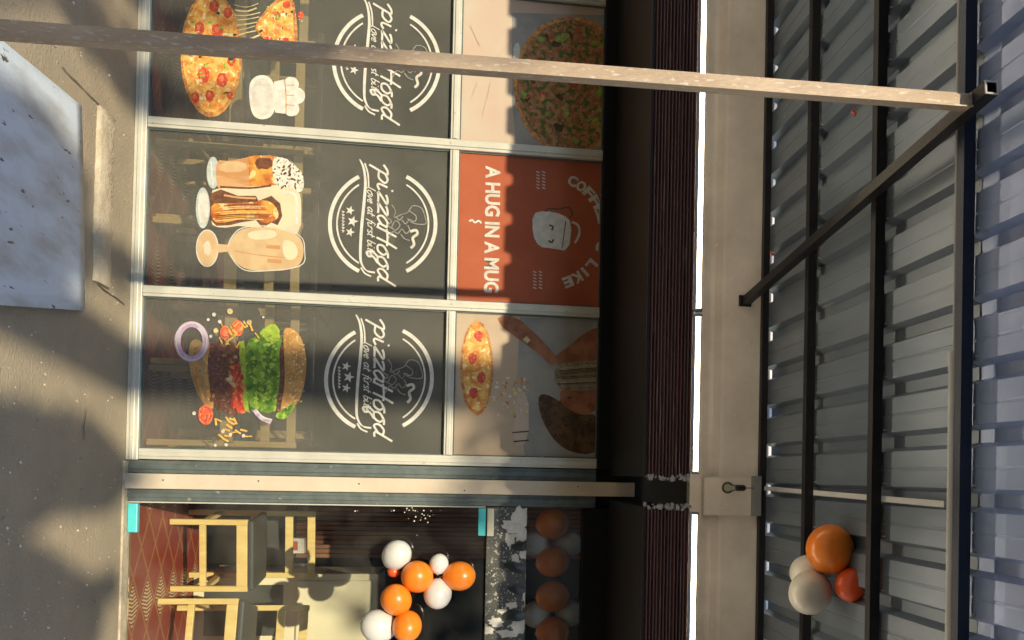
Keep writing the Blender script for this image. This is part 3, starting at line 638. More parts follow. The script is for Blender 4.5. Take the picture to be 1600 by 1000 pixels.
# ---- upper panes
random.seed(5)
P, par = pr(1, False)
P.poly([(800, 20), (944, 24), (944, 245), (806, 240), (800, 160)], I_grey)
P.blob(892, 133, 90, 108, I_crust, n=60, jit=.01); P.blob(892, 133, 84, 101, I_pizzaD, n=60, jit=.012)
P.k += 1
for q in range(46):
    a, r_ = random.uniform(0, 6.28), math.sqrt(random.random()); P.blob(892 + 78 * r_ * math.cos(a), 133 + 94 * r_ * math.sin(a), random.uniform(2, 8), random.uniform(2, 8), random.choice((I_tomato, I_leaf, I_hair, I_leaf, I_crust)), random.uniform(0, 3), 9, .4, step=(q % 8 == 0))
for ln in ([(735, 40), (745, 62), (750, 72)], [(770, 96), (785, 80), (800, 62)], [(738, 150), (746, 130)], [(754, 180), (762, 150), (766, 130)]): P.stroke(ln, 1.6, I_sand, 3)
P.poly([(802, 70), (812, 66), (812, 95), (802, 100)], I_white, 1)
P.build('herb_pizza_print', par)
P, par = pr(2, False)
P.text('A HUG IN A MUG', 760, 259, 757, 457, I_bone, 23, .035)
def arc_text(P, body, cx, cy, r_, a0, a1, mt, hgt):
    for k, ch in enumerate(body):
        if ch == ' ': continue
        a = a0 + (a1 - a0) * k / (len(body) - 1); hw = 7.5 if ch != 'I' else 2.5
        if cx + (r_ + 13) * math.cos(a) > 948: continue
        c = (cx + r_ * math.cos(a), cy + r_ * math.sin(a)); d = (-math.sin(a), math.cos(a))
        P.text(ch, c[0] - d[0] * hw, c[1] - d[1] * hw, c[0] + d[0] * hw, c[1] + d[1] * hw, mt, hgt, .045)
arc_text(P, 'COFFEE IS LIKE', 858, 360, 78, -1.12, 1.22, I_bone, 17)
P.poly([(832, 334), (850, 329), (880, 335), (894, 348), (889, 393), (862, 388), (842, 386), (832, 366)], I_white, 1)
P.stroke([(893, 347), (903, 352), (905, 366), (898, 380)], 4, I_bone, 4)
P.stroke([(852, 331), (858, 326), (872, 327), (888, 324), (894, 334), (890, 340)], 2, I_dark, 4)
P.stroke([(858, 352), (864, 354), (862, 360)], 3, I_dark, 3); P.stroke([(857, 376), (862, 379), (865, 374)], 3, I_dark, 3); P.stroke([(884, 346), (881, 368), (878, 388)], 1.5, I_dark, 3)
P.k += 1
for k in range(6):
    for q_ in range(2):
        P.stroke([(838 + 9 * q_, 268 + k * 5), (843 + 9 * q_, 270 + k * 5)], 2, I_bone, 0); P.k -= 1
        P.stroke([(833 + 9 * q_, 424 + k * 5), (838 + 9 * q_, 426 + k * 5)], 2, I_bone, 0); P.k -= 1
P.stroke([(733, 346), (738, 344), (742, 348), (748, 345), (752, 349)], 3, I_white, 3)
P.build('mug_print', par)
P, par = pr(3, False)
P.poly([(812, 496), (940, 500), (940, 730), (820, 720), (808, 600)], I_grey)
P.blob(745, 575, 26, 74, I_crust, n=50, jit=.02); P.blob(745, 574, 22, 68, I_cheese, n=50, jit=.02)
for cx, cy in ((748, 525), (738, 560), (752, 590), (740, 615)): P.blob(cx, cy, 7, 9, I_tomato, n=14, jit=.15)
P.poly([(776, 494), (806, 494), (836, 520), (862, 548), (872, 562), (862, 574), (846, 556), (816, 534), (796, 520), (782, 508)], I_skin, 1)
P.stroke([(820, 528), (826, 534)], 8, I_string, 0)
P.poly([(862, 560), (890, 540), (915, 518), (940, 510), (940, 560), (915, 568), (880, 580)], I_skin, 1)
P.poly([(866, 570), (900, 566), (940, 562), (940, 605), (900, 612), (868, 606)], I_cloth, 1, 1)
P.poly([(872, 606), (905, 612), (940, 606), (936, 640), (905, 652), (880, 636)], I_skin, 2)
P.blob(898, 630, 24, 19, I_skin, .3, 26, .03); P.blob(890, 622, 3, 2, I_dark, n=8); P.stroke([(884, 628), (880, 634), (884, 640)], 1.6, I_scarf, 3)
P.poly([(838, 612), (870, 622), (900, 650), (940, 645), (940, 712), (880, 706), (846, 660)], I_hair, 2)
for q in range(26): P.stroke([(random.uniform(846, 880), random.uniform(622, 655)), (random.uniform(880, 905), random.uniform(650, 690)), (random.uniform(905, 938), random.uniform(655, 708))], random.uniform(.8, 2.4), random.choice((I_hair, I_dark, I_hair)), 3)
for q in range(18): P.stroke([(random.uniform(868, 880), 572 + q * 2), (905, 568 + q * 2.2), (938, 566 + q * 2.2)], random.uniform(.6, 1.6), random.choice((I_cloth, I_hair, I_sand)), 3)
P.poly([(806, 614), (826, 612), (826, 692), (802, 698)], I_blush, 1); P.k += 1
for q in range(60): P.blob(random.uniform(770, 826), random.uniform(590, 650), random.uniform(1, 4), random.uniform(1, 4), random.choice((I_sand, I_bone, I_string, I_crust)), 0, 7, .4, step=False)
P.stroke([(800, 676), (826, 674)], 2, I_hair, 0); P.stroke([(802, 690), (826, 688)], 2, I_hair, 0)
P.build('arm_and_pizza_print', par)

# ================================================================== POST, DOOR, HEADER
post = thing('door_post', 'slim beige post between the poster windows and the glass door', 'post', (0.067, -.02, 0))
b = MB(); b.bbox(0.030, 0.104, -0.05, 0.02, 0.0, 2.50, .004, M_post); b.build('post_face', post)
for x0, x1 in ((-0.0345, 0.028), (0.106, 0.164)):
    b = MB(); b.bbox(x0, x1, -0.012, 0.03, 0.002, 2.30, .002, M_channel)
    b.bbox(x0 + .018, x1 - .018, -0.020, -0.011, 0.004, 2.29, .002, M_channel); b.build('side_channel', post)
for z in (.18, .62, 1.1, 1.62, 2.2):
    b = MB(); b.lathe([(0, -.003), (.004, -.003), (.004, 0), (.003, .001)], (0.067 + random.uniform(-.02, .02), -0.050, z), 10, M_channel, (0, 1, 0)); b.build('screw', post)

DX0, DX1 = 0.172, 1.10
door = thing('glass_door', 'frameless clear glass door with cyan film on its corner fittings', 'door', (DX0, 0, 0))
b = MB(); b.box(DX0, DX1, 0.002, 0.012, 0.018, 1.728); b.build('pane', door, mt=M_glass)
def fitting(name, z0, z1, mt, x1=None):
    q = MB(); q.bbox(DX0 + .004, x1 or DX0 + .145, -0.012, 0.026, z0, z1, .003, mt); return q.build(name, door)
fitting('patch_fitting', 0.010, 0.054, M_cyan); fitting('patch_fitting', 1.694, 1.733, M_cyan)
b = MB(); b.bbox(DX0 - .006, DX0 + .001, -0.006, 0.020, 0.01, 1.73, .0015, M_alu); b.build('edge_strip', door)
b = MB(); hx = DX1 - .09
b.tube([(hx, -.002, .86), (hx, -.05, .86), (hx, -.06, .87), (hx, -.06, 1.13), (hx, -.05, 1.14), (hx, -.002, 1.14)], .011, 10, M_cut); b.build('handle', door)
b = MB(); b.bbox(-0.03, XR - .01, -0.06, 0.05, -0.01, 0.008, .003, M_render); o = b.build('door_sill')
tag(o, 'low pale cement threshold under the glass door', 'threshold')

hd = thing('door_header', 'speckled dark header with peeling white paper above the glass door', 'door header', (DX0, 0, 1.735))
HZ0, HZ1 = 1.737, 1.945
b = MB(); b.bbox(0.168, XR - .004, -0.012, 0.03, HZ0, HZ1, .003, M_granite); b.build('panel', hd)
b = MB(); b.bbox(DX0 + .004, DX0 + .145, -0.030, -0.010, HZ0 + .002, HZ0 + .036, .003, M_tape); b.build('patch_fitting', hd)
random.seed(21)
def scrap(px, py, rx, ry, mt, name, jit=.3, n=16, y=-.0135, rot=0):
    q = MB(); P = []
    for i in range(n):
        a = 2 * math.pi * i / n; f_ = 1 + random.uniform(-jit, jit); ux, uy = rx * math.cos(a) * f_, ry * math.sin(a) * f_
        p = fy(px + ux * math.cos(rot) - uy * math.sin(rot), py + ux * math.sin(rot) + uy * math.cos(rot), y)
        P.append((p.x, y, min(max(p.z, HZ0 + .003), HZ1 - .002)))
    c = sum((Vector(p) for p in P), Vector()) / n
    vs = P + [(p[0], -.0118, p[2]) for p in P] + [(c.x, y - .006, c.z)]
    q.add(vs, [(i, 2 * n, (i + 1) % n) for i in range(n)] + [((i + 1) % n, n + (i + 1) % n, n + i, i) for i in range(n)], mt)
    return q.build(name, hd)
for a in ((812, 808, 14, 18), (800, 822, 17, 10), (815, 836, 10, 12), (797, 842, 8, 10), (818, 862, 7, 12), (806, 874, 6, 8), (824, 905, 4, 16), (822, 935, 5, 12), (800, 946, 9, 5), (812, 978, 14, 14), (775, 972, 13, 7), (760, 985, 12, 6), (792, 990, 16, 6), (785, 955, 7, 4)):
    scrap(*a, M_paper, 'paper_scrap', .28)
for a in ((822, 853, 22, 7, -.15), (806, 886, 20, 8, .2), (808, 922, 14, 6, .1), (806, 962, 20, 9, 0.0)):
    scrap(a[0], a[1], a[2], a[3], M_shadow_window, 'painted_shadow_shape', .12, 14, -.022, a[4])  # dark leaf shapes painting the shadows that fall on the header
b = MB()
for i in range(150):
    px, py = random.gauss(790, 20), random.uniform(795, 1000); p = fy(px, py, -.013)
    if not (HZ0 + .004 < p.z < HZ1 - .004) : continue
    r = random.uniform(.0012, .004); b.box(p.x - r, p.x + r, -.015, -.0122, p.z - r * .8, p.z + r * .8, random.choice((M_paper, M_paper, M_foam)))
b.build('paper_crumbs', hd)['kind'] = 'stuff'
zb_head = 2.50
tr_ = thing('door_transom', 'fixed glass pane above the door header with balloons behind it', 'window', (DX0, 0, HZ1))
b = MB(); b.box(0.168, XR - .004, 0.004, 0.010, HZ1 + .002, 2.228); b.build('pane', tr_, mt=M_glass)
b = MB(); b.bbox(0.168, XR - .004, -0.046, 0.03, 2.23, zb_head, .002, M_black); b.build('top_rail', tr_)
# marks on the door glass: dabs of putty along its hinge edge
b = MB(); random.seed(8)
for i in range(34):
    e = random.random() < .5
    px, py = (random.gauss(650, 25), random.gauss(806, 8)) if e else (random.uniform(540, 750), random.gauss(797, 3)); p = fy(px, py, 0)
    if p.x < DX0 + .004: continue
    r = random.uniform(.001, .0035); b.box(p.x - r, p.x + r, -.0005, .0018, p.z - r, p.z + r, M_paper)
b.build('putty_dabs', door)['kind'] = 'stuff'

# maroon fluted sign boxes, left over the windows and right over the door
YS = -0.90
zb, zt = fy(1013, 400, YS).z, fy(1086, 400, YS).z
def sign_box(label, x0, x1, crumb):
    t = thing('sign_box', label, 'sign', ((x0 + x1) / 2, 0, zb), 'maroon fluted sign boxes')
    n = 14; h = (zt - zb) / n; P = []
    for k in range(n):
        for q_ in range(5):
            a = math.pi * q_ / 5; P.append((YS + .012 - .012 * math.sin(a) * (1 if k % 4 else .6), zb + k * h + h * q_ / 5))
    P.append((YS + .012, zt)); m_ = len(P); q = MB(); q.v = [(x0, *p) for p in P] + [(x1, *p) for p in P]
    for i in range(m_ - 1): q.f.append([m_ + i, m_ + i + 1, i + 1, i][::-1]); q.mi.append(0); q.sm.append(False)
    q.build('fluted_cladding', t, mt=M_maroon)
    q = MB(); q.box(x0 + .002, x1 - .002, YS + .013, -.05, zb + .012, zt - .002, M_black); q.build('backing', t)
    q = MB(); q.box(x0 + .003, x1 - .003, YS + .004, -.048, zb + .001, zb + .0115, M_black); q.build('soffit', t)
    for xe in crumb:
        q = MB()
        for i in range(60):
            z = random.uniform(zb, zt); s_ = random.uniform(.002, .008); x = xe + random.uniform(-.012, .010); q.box(x - s_, x + s_, YS - .004 - s_ * .5, YS + .012, z, z + s_ * random.uniform(.6, 2), M_foam)
        q.build('torn_foam_edge', t)['kind'] = 'stuff'
xa, xb = fy(1045, 746, YS).x, fy(1045, 792, YS).x
sign_box('long maroon fluted sign box above the poster windows', XL + .01, xa, [xa])
sign_box('maroon fluted sign box above the glass door', xb, XR - .01, [xb])
# lit tube battens lying along the top of the sign boxes
def tube_light(label, p0, p1):
    za, zc = p0.z, p1.z; y = p0.y; x0, x1 = p0.x, p1.x
    t = thing('tube_light', label, 'tube light', ((x0 + x1) / 2, y, za - .02), 'lit tube lights along the sign')
    q = MB(); q.tube([(x0 + .012, y, za), (x1 - .012, y, zc)], .0095, 12, M_led); q.build('tube', t)
    for x, z in ((x0, za), (x1 - .012, zc)):
        q = MB(); q.tube([(x, y, z), (x + .012, y, z)], .0165, 12, M_clip); q.build('end_cap', t)
    q = MB(); q.box(x0 + .002, x1 - .002, y - .012, y + .02, min(za, zc) - .026, min(za, zc) - .0165, M_pvcg); q.build('batten', t)
ZL = fy(1093, 400, -.88).z
def at_led(py): q = fy(1090, py, -.88); return Vector((q.x, -.88, ZL))
tube_light('longest lit tube light on top of the left sign box', Vector((-3.3, -.88, ZL)), at_led(487))
tube_light('lit tube light on the left sign box ending near the post', at_led(491), at_led(741))
tube_light('lit tube light on top of the sign box over the door', at_led(800), Vector((XR - .03, -.88, ZL)))

# ================================================================== CANOPY
can = thing('metal_canopy', 'ribbed grey metal canopy roof on black purlins, diagonal brace and rusty post', 'canopy', (-1.15, -2.1, 0))
ZR, YF, YW = 3.20, -2.42, -0.052
PITCH_R = .205
def sheet(x0, k, mt, ya, yb, dz=0.0):
    P = []; nr = 5
    for r in range(nr):
        x = x0 + r * PITCH_R
        P += [(x, 0), (x + .060, 0), (x + .063, .002), (x + .069, .002), (x + .072, 0), (x + .130, 0), (x + .146, .036), (x + .188, .036), (x + .205, 0)]
    P.append((x0 + nr * PITCH_R + .01, 0)); q = MB(); n = len(P); z0 = ZR + dz + (.0012 if k % 2 else 0); th = .001
    ysteps = [ya + (yb - ya) * i / 4 for i in range(5)]
    for yi, y in enumerate(ysteps):
        for x, z in P: q.v.append((x, y, z0 + z + .002 * math.sin(x * 3 + yi * 2)))
    for j in range(len(ysteps) - 1):
        for i in range(n - 1): q.f.append([j * n + i, (j + 1) * n + i, (j + 1) * n + i + 1, j * n + i + 1]); q.mi.append(0); q.sm.append(False)
    return q.build('roof_sheet', can, mt=mt)
x = -3.6; k = 0
while x < 2.4:
    for mt, ya, yb, dz in (((M_roof, M_roof2)[k % 2], -1.96, YW, 0.0), (M_roof_haze, YF, -1.90, 0.0026)):
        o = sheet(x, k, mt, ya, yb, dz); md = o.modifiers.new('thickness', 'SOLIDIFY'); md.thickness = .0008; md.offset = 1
    k += 1; x += 5 * PITCH_R
for px in (1265, 1366, 1499):
    y = fz(px, 0, 3.148).y; q = MB(); q.bar((-3.6, y - .020, 3.168), (2.35, y - .020, 3.168), .040, .040, M_purlin_haze if px == 1499 else M_purlin); q.build('purlin', can)
q = MB(); q.bar((-3.3, -.072, 3.182), (1.2, -.072, 3.182), .036, .034, M_purlin); q.build('wall_purlin', can)
b0, b1 = fy(1166, 470, -.06), fy(1549, 137, -2.2)
b0.z = min(b0.z, 3.12); b1.z = min(b1.z, 3.122)
q = MB(); q.hollow(b0, b1, .042, .004, M_purlin); br = q.build('brace', can)
d_ = (b1 - b0).normalized(); q = MB(); q.hollow(b1 - d_ * .001, b1 + d_ * .003, .0422, .005, M_cut); q.build('cut_end', br)
q = MB(); q.bbox(b0.x - .03, b0.x + .03, -.06, -.051, b0.z - .04, b0.z + .03, .003, M_purlin); q.build('wall_plate', br)
pb_ = fy(0, 51, -2.1); pt_ = fy(1525, 165, -2.1); dz = (pt_ - pb_) / (pt_.z - pb_.z)
zt_ = b1.z - .022; P0 = pb_ - dz * pb_.z; P1 = pb_ + dz * (zt_ - pb_.z)
P0.y = P1.y = -2.115
q = MB(); q.hollow(P0, P1, .040, .003, M_steel, upv=(0, 1, 0)); ps = q.build('post', can); ps['label'] = 'tall weathered square steel post'
q = MB(); q.bbox(P0.x - .07, P0.x + .07, P0.y - .07, P0.y + .07, 0.004, .012, .002, M_steel); q.build('base_plate', ps)
q = MB(); rr = Vector((P1.x, P1.y, P1.z)); q.box(rr.x - .0205, rr.x + .0205, rr.y - .0225, rr.y - .0200, rr.z - .004, rr.z + .004, M_cut); q.box(rr.x - .024, rr.x - .0205, rr.y - .021, rr.y - .012, rr.z - .003, rr.z + .014, M_cut); q.build('weld', ps)
# roofing screws with washers
q = MB(); random.seed(4)
for px in (1265, 1366, 1499):
    y = fz(px, 0, 3.148).y - .02
    for i in range(26):
        x = -3.5 + PITCH_R * i + .02; q.tube([(x + random.uniform(-.004, .004), y - .028, ZR - .010), (x, y - .028, ZR + .001)], .003, 6, M_cut)
q.build('roofing_screws', can)['kind'] = 'stuff'
# pipes and wiring under the canopy
y3 = fz(1499, 0, 3.148).y
xj = fy(1485, 565, y3 + .02).x
q = MB(); q.tube([(-3.5, y3 + .014, 3.162), (xj, y3 + .014, 3.162)], .012, 12, M_pvcg); o = q.build('conduit'); tag(o, 'thin grey conduit clipped along the outer purlin behind the post', 'pipe')
q = MB(); q.tube([(xj - .03, y3 + .020, 3.160), (2.3, y3 + .020, 3.160)], .0175, 14, M_pvc); q.tube([(xj - .035, y3 + .020, 3.160), (xj + .03, y3 + .020, 3.160)], .0195, 14, M_pvc)
o = q.build('water_pipe'); tag(o, 'white plastic pipe running along the outer purlin towards the balloons', 'pipe')
ca, cb = fz(1200, 763, 3.192), fz(1476, 788, 3.192)
q = MB(); q.bar((ca.x, -.055, 3.1935), (cb.x, cb.y, 3.1935), .022, .009, M_pvc); o = q.build('wire_casing'); tag(o, 'straight white wire casing crossing the canopy from bulb to pipe', 'wire casing')
jb0, jb1 = fy(1181, 744, -.10), fy(1181, 806, -.10)
q = MB(); q.bbox(jb0.x, jb1.x, -.125, -.091, fy(1174, 770, -.10).z, 3.163, .004, M_clip); o = q.build('junction_box'); tag(o, 'grey junction box on the wall above the bulb', 'junction box')
bc = fy(1137, 762, -.15)
bulb = thing('pendant_bulb', 'unlit clear glass bulb hanging in a black holder above the post', 'light bulb', (bc.x, -.15, bc.z))
q = MB(); r_ = .031; q.lathe([(0.0005, -r_)] + [(r_ * math.sin(a), -r_ * math.cos(a)) for a in [math.pi * k / 14 for k in range(1, 12)]] + [(.016, .035), (.0135, .046)], bc, 20, glass('bulb_glass', (.85, .85, .82), .10)); q.build('glass', bulb)
q = MB(); q.lathe([(.0005, .044), (.0145, .044), (.016, .052), (.016, .085), (.011, .095), (.003, .098), (.0005, .098)], bc, 16, M_blackplastic); q.build('holder', bulb)
q = MB(); q.tube([bc + Vector((0, 0, .097)), bc + Vector((0, .008, .115)), Vector((bc.x, -.126, fy(1178, 762, -.126).z))], .0022, 8, M_blackplastic); q.build('wire', bulb)

# ================================================================== BALLOONS
def balloon(label, c, r, mt, d=(0, 0, -1), group=None, sq=1.10):
    """inflated balloon with knot; d points from the centre to the knot"""
    pr_ = []
    for k in range(15):
        a = math.pi * k / 16; z = -math.cos(a) * sq if a < math.pi / 2 else -math.cos(a) * sq * 1.06; pr_.append((max(.0005, r * math.sin(a)), r * z))
    pr_ += [(r * .16, r * 1.14), (r * .08, r * 1.20), (r * .055, r * 1.24), (r * .10, r * 1.30), (r * .0005, r * 1.31)]
    q = MB(); q.lathe(pr_, (0, 0, 0), 28, mt, d); o = q.build('balloon'); o.location = c
    return tag(o, label, 'balloon', group)
GD, GT, GC = 'balloons bunched on the glass door', 'balloons in a row above the door', 'balloons hanging under the canopy'
def bal(label, px, py, rp, y, mt, grp, d):
    c = fy(px, py, y); r = rp * (y + DIST) / F * .97; return balloon(label, c, r, mt, d, grp)
bal('white balloon at top of the door bunch, nearest the post', 620, 867, 22.5, -.10, M_white, GD, (.4, .3, -.3))
bal('tiny red balloon beside the topmost white balloon on the door', 615, 893, 9, -.09, M_red, GD, (.2, .3, .6))
bal('orange balloon in the middle of the door bunch between white ones', 652, 901, 25, -.13, M_orange, GD, (.3, .6, .2))
bal('smallest white balloon of the bunch on the glass door', 686, 881, 15, -.12, M_white, GD, (.8, .3, -.1))
bal('orange balloon highest up on the glass door', 718, 900, 23.5, -.13, M_orange, GD, (.1, .4, -.9))
bal('white balloon under the smallest white one on the door', 684, 928, 22, -.12, M_white, GD, (-.8, .3, .1))
bal('orange balloon below left in the door bunch, above the grey-white one', 619, 937, 24, -.15, M_orange, GD, (.5, .5, .2))
bal('large white balloon lowest in the bunch on the glass door', 591, 978, 26, -.12, M_white, GD, (.3, .5, .7))
bal('orange balloon next to the lowest white one on the door', 636, 979, 23, -.16, M_orange, GD, (-.5, .5, .1))
for k, (py, lab) in enumerate(((818, 'dim orange balloon above the door, nearest the post'), (878, 'dim orange balloon above the door, second from the post'), (932, 'dim orange balloon above the door, third from the post'), (988, 'dim orange balloon above the door, farthest from the post'))):
    bal(lab, 864, py, 25, .10, M_orange, GT, (.2, .6, -1))
for k, (px, py, lab) in enumerate(((838, 850, 'dim white balloon low between first and second orange ones above the door'), (888, 850, 'dim white balloon high between first and second orange ones above the door'), (838, 960, 'dim white balloon low between third and fourth orange ones above the door'), (889, 958, 'dim white balloon high between third and fourth orange ones above the door'))):
    bal(lab, px, py, 22, .16, M_white, GT, (.2, .8, -.4))
bal('big orange balloon hanging under the canopy', 1297, 858, 40.5, -1.05, M_orange, GC, (.5, .5, .2))
bal('front white balloon hanging under the canopy below the orange one', 1266, 926, 36, -1.02, M_white, GC, (-.4, .5, .5))
bal('white balloon half hidden behind the others under the canopy', 1262, 893, 28, -.86, M_white, GC, (-.3, -.3, .6))
bal('small red-orange balloon under the canopy beside the big orange one', 1330, 914, 27, -1.12, M_red, GC, (-.5, -.2, .2))
bal('peach balloon at the outer edge of the canopy near the frame corner', 1551, 1006, 14, -2.0, M_orange, GC, (0, 0, 1))
c0 = fy(1308, 892, -.98)
q = MB(); q.tube([c0, c0 + Vector((.01, 0, .05)), Vector((c0.x, -.70, 3.20)), Vector((c0.x + .01, fz(1265, 0, 3.148).y - .02, 3.192))], .0018, 6, M_pvc); o = q.build('balloon_string'); tag(o, 'thin white string tying the canopy balloons to the purlin', 'string')
def scrap_ribbon(label, px, py, y, mt):
    c = fy(px, py, y); q = MB(); q.tube([c, c + Vector((.012, .004, -.01)), c + Vector((.02, 0, .004)), c + Vector((.034, .004, -.006))], [.004, .007, .006, .002], 8, mt); o = q.build('burst_balloon'); return tag(o, label, 'balloon scrap')
scrap_ribbon('burst red balloon scrap caught behind the steel post', 1336, 170, -1.1, M_red)
scrap_ribbon('burst red balloon scrap on the brace by the wall', 1207, 391, -.10, M_red)

# ================================================================== WHITE BOARD ON THE GROUND
A, B_, C_, D_ = fz(0, 72), fz(115, 165), fz(122, 485), fz(0, 477)
A2, D2 = B_ + (A - B_) * 1.55, C_ + (D_ - C_) * 1.55
q = MB(); n = 14; th = .014
for j in range(n + 1):
    for i in range(n + 1):
        s_, t_ = i / n, j / n; p = (A2 * (1 - s_) + D2 * s_) * (1 - t_) + (B_ * (1 - s_) + C_ * s_) * t_
        q.v.append((p.x, p.y, .016 + th + .004 * math.sin(s_ * 3 + 1) * math.sin(t_ * 2.5)))
for j in range(n):
    for i in range(n): a = j * (n + 1) + i; q.f.append([a, a + 1, a + n + 2, a + n + 1]); q.mi.append(0); q.sm.append(True)
brd = q.build('white_board', mt=M_board); md = brd.modifiers.new('thickness', 'SOLIDIFY'); md.thickness = th; md.offset = -1
tag(brd, 'stained bluish white board lying on the ground by the post', 'board')

# ================================================================== INTERIOR
M_scarfbox = mat('box_print', (0.45, 0.10, 0.05), rough=0.6)
def make_chair(label):
    t = thing('wooden_chair', label, 'chair', (0, 0, 0), 'yellow wooden chairs inside the shop')
    w_, d_, s_, h_ = .38, .36, .42, .74; k = .032
    for sx in (-1, 1):
        q = MB(); q.bbox(sx * (w_ / 2) - k / 2, sx * (w_ / 2) + k / 2, -d_ / 2 - k / 2, -d_ / 2 + k / 2, 0.005, s_, .004, M_wood); q.build('leg', t)
        q = MB(); q.bbox(sx * (w_ / 2) - k / 2, sx * (w_ / 2) + k / 2, d_ / 2 - k / 2, d_ / 2 + k / 2, 0.005, h_, .004, M_wood); q.build('leg', t)
        q = MB(); q.bbox(sx * (w_ / 2) - .012, sx * (w_ / 2) + .012, -d_ / 2 + k / 2, d_ / 2 - k / 2, .17, .205, .003, M_wood); q.build('stretcher', t)
    q = MB(); q.bbox(-w_ / 2 + k / 2, w_ / 2 - k / 2, -d_ / 2 - .012, -d_ / 2 + .012, .16, .195, .003, M_wood); q.build('stretcher', t)
    for y in (-d_ / 2, d_ / 2):
        q = MB(); q.bbox(-w_ / 2 + k / 2, w_ / 2 - k / 2, y - .014, y + .014, s_ - .06, s_ - .001, .003, M_wood); q.build('apron', t)
    q = MB(); q.bbox(-w_ / 2 - .01, w_ / 2 + .01, -d_ / 2 - .02, d_ / 2 - k / 2 - .001, s_ + .001, s_ + .035, .012, M_seat); q.build('seat', t)
    for z in (.56, .69):
        q = MB(); q.bbox(-w_ / 2 + k / 2, w_ / 2 - k / 2, d_ / 2 - .012, d_ / 2 + .012, z, z + .045, .003, M_wood); q.build('back_rail', t)
    return t
proto = make_chair('yellow wooden chair just inside the glass door beside the post')
spots = [(.47, .86, 6, None), (.95, .62, -14, 'yellow wooden chair inside the door under the lowest balloons'),
         (-.32, .42, 180, 'yellow wooden chair behind the burger pane, nearer the post'), (-.72, .46, 175, 'yellow wooden chair behind the burger pane, farther from the post'),
         (-1.08, .42, 180, 'yellow wooden chair behind the drinks pane on the burger side'), (-1.50, .45, 184, 'yellow wooden chair behind the drinks pane on the pizza side'),
         (-1.98, .44, 180, 'yellow wooden chair behind the pizza pane'), (-2.40, .5, 178, 'yellow wooden chair behind the pizza pane at its far edge')]
for i, (x, y, a, lab) in enumerate(spots):
    o = proto if i == 0 else copy_tree(proto)
    o.location = (x, y, .005); o.rotation_euler.z = math.radians(a)
    if lab: o['label'] = lab
def make_table(x, y, label, wx=.75):
    t = thing('cafe_table', label, 'table', (x, y, .005), 'dark cafe tables inside the shop')
    q = MB(); q.bbox(x - wx / 2, x + wx / 2, y - .32, y + .32, .72, .755, .006, M_tabletop); q.build('table_top', t)
    for sx in (-1, 1):
        for sy in (-1, 1):
            q = MB(); q.bbox(x + sx * (wx / 2 - .06) - .022, x + sx * (wx / 2 - .06) + .022, y + sy * .26 - .022, y + sy * .26 + .022, .006, .719, .003, M_wood); q.build('leg', t)
make_table(-.52, 1.05, 'dark topped cafe table behind the burger pane'); make_table(-1.32, 1.08, 'dark topped cafe table behind the drinks pane'); make_table(-2.2, 1.1, 'dark topped cafe table behind the pizza pane')
# slatted wall panel at the back of the door view
sx0, sx1 = fy(500, 770, 1.7).x, fy(500, 872, 1.7).x
pan = thing('slat_panel', 'brown vertical slat wall panel deep inside behind the glass door', 'wall panel', ((sx0 + sx1) / 2, 1.7, 0))
q = MB(); q.box(sx0, sx1, 1.72, 1.75, 0.01, 2.6, M_wallin); q.build('backing', pan)
n = 14; w_ = (sx1 - sx0) / n
for i in range(n):
    q = MB(); q.bbox(sx0 + i * w_ + .003, sx0 + (i + 1) * w_ - .003, 1.7 - random.uniform(0, .004), 1.719, .52, 2.58, .002, M_slat); q.build('slat', pan)
q = MB(); q.bbox(sx0 - .02, sx1 + .02, 1.44, 1.685, .01, .50, .006, M_seat); o = q.build('bench'); tag(o, 'dark low bench against the slat panel inside', 'bench')
for bx_, by_, bz_, hw_, hh_, lab in ((.50, 1.56, .501, .05, .10, 'white paper box standing on the dark bench, nearer the post'), (.66, 1.58, .501, .035, .14, 'narrow white carton on the dark bench beside the counter')):
    q = MB(); q.bbox(bx_ - hw_, bx_ + hw_, by_ - .04, by_ + .04, bz_, bz_ + hh_, .003, M_paper); q.box(bx_ - hw_ * .6, bx_ + hw_ * .6, by_ - .0415, by_ - .040, bz_ + hh_ * .3, bz_ + hh_ * .6, M_scarfbox); o = q.build('paper_box'); tag(o, lab, 'box')
# cream counter
cx0, cx1 = fy(530, 897, 1.13).x, 1.9
cn = thing('cream_counter', 'cream panelled counter inside behind the door balloons', 'counter', ((cx0 + cx1) / 2, 1.3, 0))
q = MB(); q.bbox(cx0, cx1, 1.15, 1.58, .01, 1.12, .006, M_cream); q.build('body', cn)
q = MB(); q.bbox(cx0 - .02, cx1 + .02, 1.11, 1.61, 1.121, 1.16, .006, M_tabletop); q.build('counter_top', cn)
for k in range(3):
    a = cx0 + .02 + k * (cx1 - cx0 - .02) / 3; c = a + (cx1 - cx0 - .02) / 3 - .02
    q = MB(); q.bbox(a + .02, c, 1.133, 1.149, .62, 1.08, .006, M_cream); q.build('upper_panel', cn)
    q = MB(); q.bbox(a + .05, c - .03, 1.138, 1.149, .08, .54, .004, M_seat); q.build('lower_panel', cn)

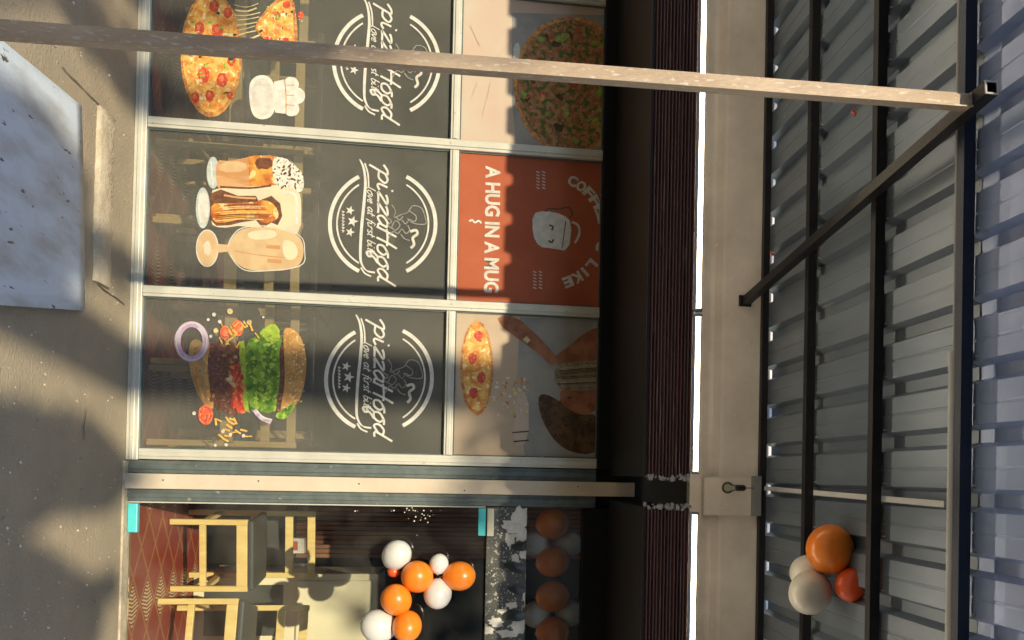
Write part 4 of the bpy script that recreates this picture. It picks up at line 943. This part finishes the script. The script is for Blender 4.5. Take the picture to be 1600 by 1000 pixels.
# ================================================================== STREET TREE (behind the camera; its shade falls on the shop)
random.seed(2)
tree = thing('street_tree', 'tall street tree behind the viewer casting shade on the shop front', 'tree', (-1.72, -12.0, 0))
q = MB(); q.tube([(-1.55, -12, -.1), (-1.62, -12, 2.0), (-1.72, -12, 4.5), (-1.78, -12, 6.4), (-1.80, -12, 7.6), (-1.77, -12, 9.0), (-1.70, -12, 10.5), (-1.6, -12, 12)], [.26, .20, .175, .155, .145, .14, .11, .05], 12, M_bark); q.build('trunk', tree)
def limb(*p): qq = MB(); k_ = len(p); qq.tube(p, [.05 * (1 - .7 * i / (k_ - 1)) for i in range(k_)], 8, M_bark); return qq.build('limb', tree)
limb((-1.76, -12, 4.4), (-2.0, -12, 5.2), (-2.2, -12, 6.0), (-2.26, -12, 6.8), (-2.27, -12, 7.5))
limb((-1.76, -12, 4.6), (-1.3, -12, 5.4), (-1.0, -12, 6.1), (-.8, -12, 6.6), (-.75, -12, 6.95))
limb((-1.76, -12, 5.2), (-2.4, -12, 5.9), (-3.1, -12, 6.5), (-3.6, -12, 6.8))
limb((-1.72, -12, 9.4), (-2.6, -12.2, 10.4), (-3.6, -12.4, 11.2)); limb((-1.70, -12, 9.6), (-.8, -11.8, 10.6), (.2, -11.6, 11.4))
b = MB()
def clump(x, z, rx, rz, n, y=-12, ry=.45, s=.075):
    for i in range(n):
        while True:
            u, v, w2 = (random.uniform(-1, 1) for _ in range(3))
            if u * u + v * v + w2 * w2 < 1: break
        c = Vector((x + u * rx, y + w2 * ry, z + v * rz)); a = Vector((random.gauss(0, 1), random.gauss(0, 1), random.gauss(0, 1))).normalized(); e = a.orthogonal().normalized() * s * random.uniform(.4, .8); a = a * s * random.uniform(.8, 1.4)
        b.add([c - a, c + e, c + a, c - e], [(0, 1, 2, 3)], M_leaf)
def shade(gx, gy, z=0): return gx - .11 * (gy + 12), .583 * (gy + 12) + z   # point on the tree's plane that shades a ground spot
for px, py, rx, rz, n in ((60, 720, .19, .26, 560), (150, 748, .13, .13, 240), (5, 735, .24, .18, 420), (110, 690, .10, .11, 130), (20, 925, .15, .21, 380), (70, 990, .17, .21, 400), (120, 935, .06, .10, 90), (120, 0, .15, .9, 300), (60, 240, .14, .16, 90), (60, 350, .20, .20, 150), (30, 440, .16, .18, 110), (20, 1060, .2, .4, 120)):
    gp = fz(px, py); tx_, tz_ = shade(gp.x, gp.y); clump(tx_, tz_, rx, rz, n)
for i in range(26):
    a = random.uniform(0, 6.28); r_ = random.uniform(.4, 2.6); clump(-1.7 + r_ * math.cos(a) * 1.2, random.uniform(10.4, 13.0), .8, .5, 130, -12 + r_ * math.sin(a), .8, .11)
for z in (.15, .5, .85, 1.15):
    tx_, tz_ = shade(-1.15, -2.115, z); clump(tx_, tz_, .10, .2, 26, -12, .2)
clump(-4.1, 6.9, .8, .8, 500); clump(.5, 6.3, .5, .5, 250)
b.build('crown', tree, mt=M_leaf)
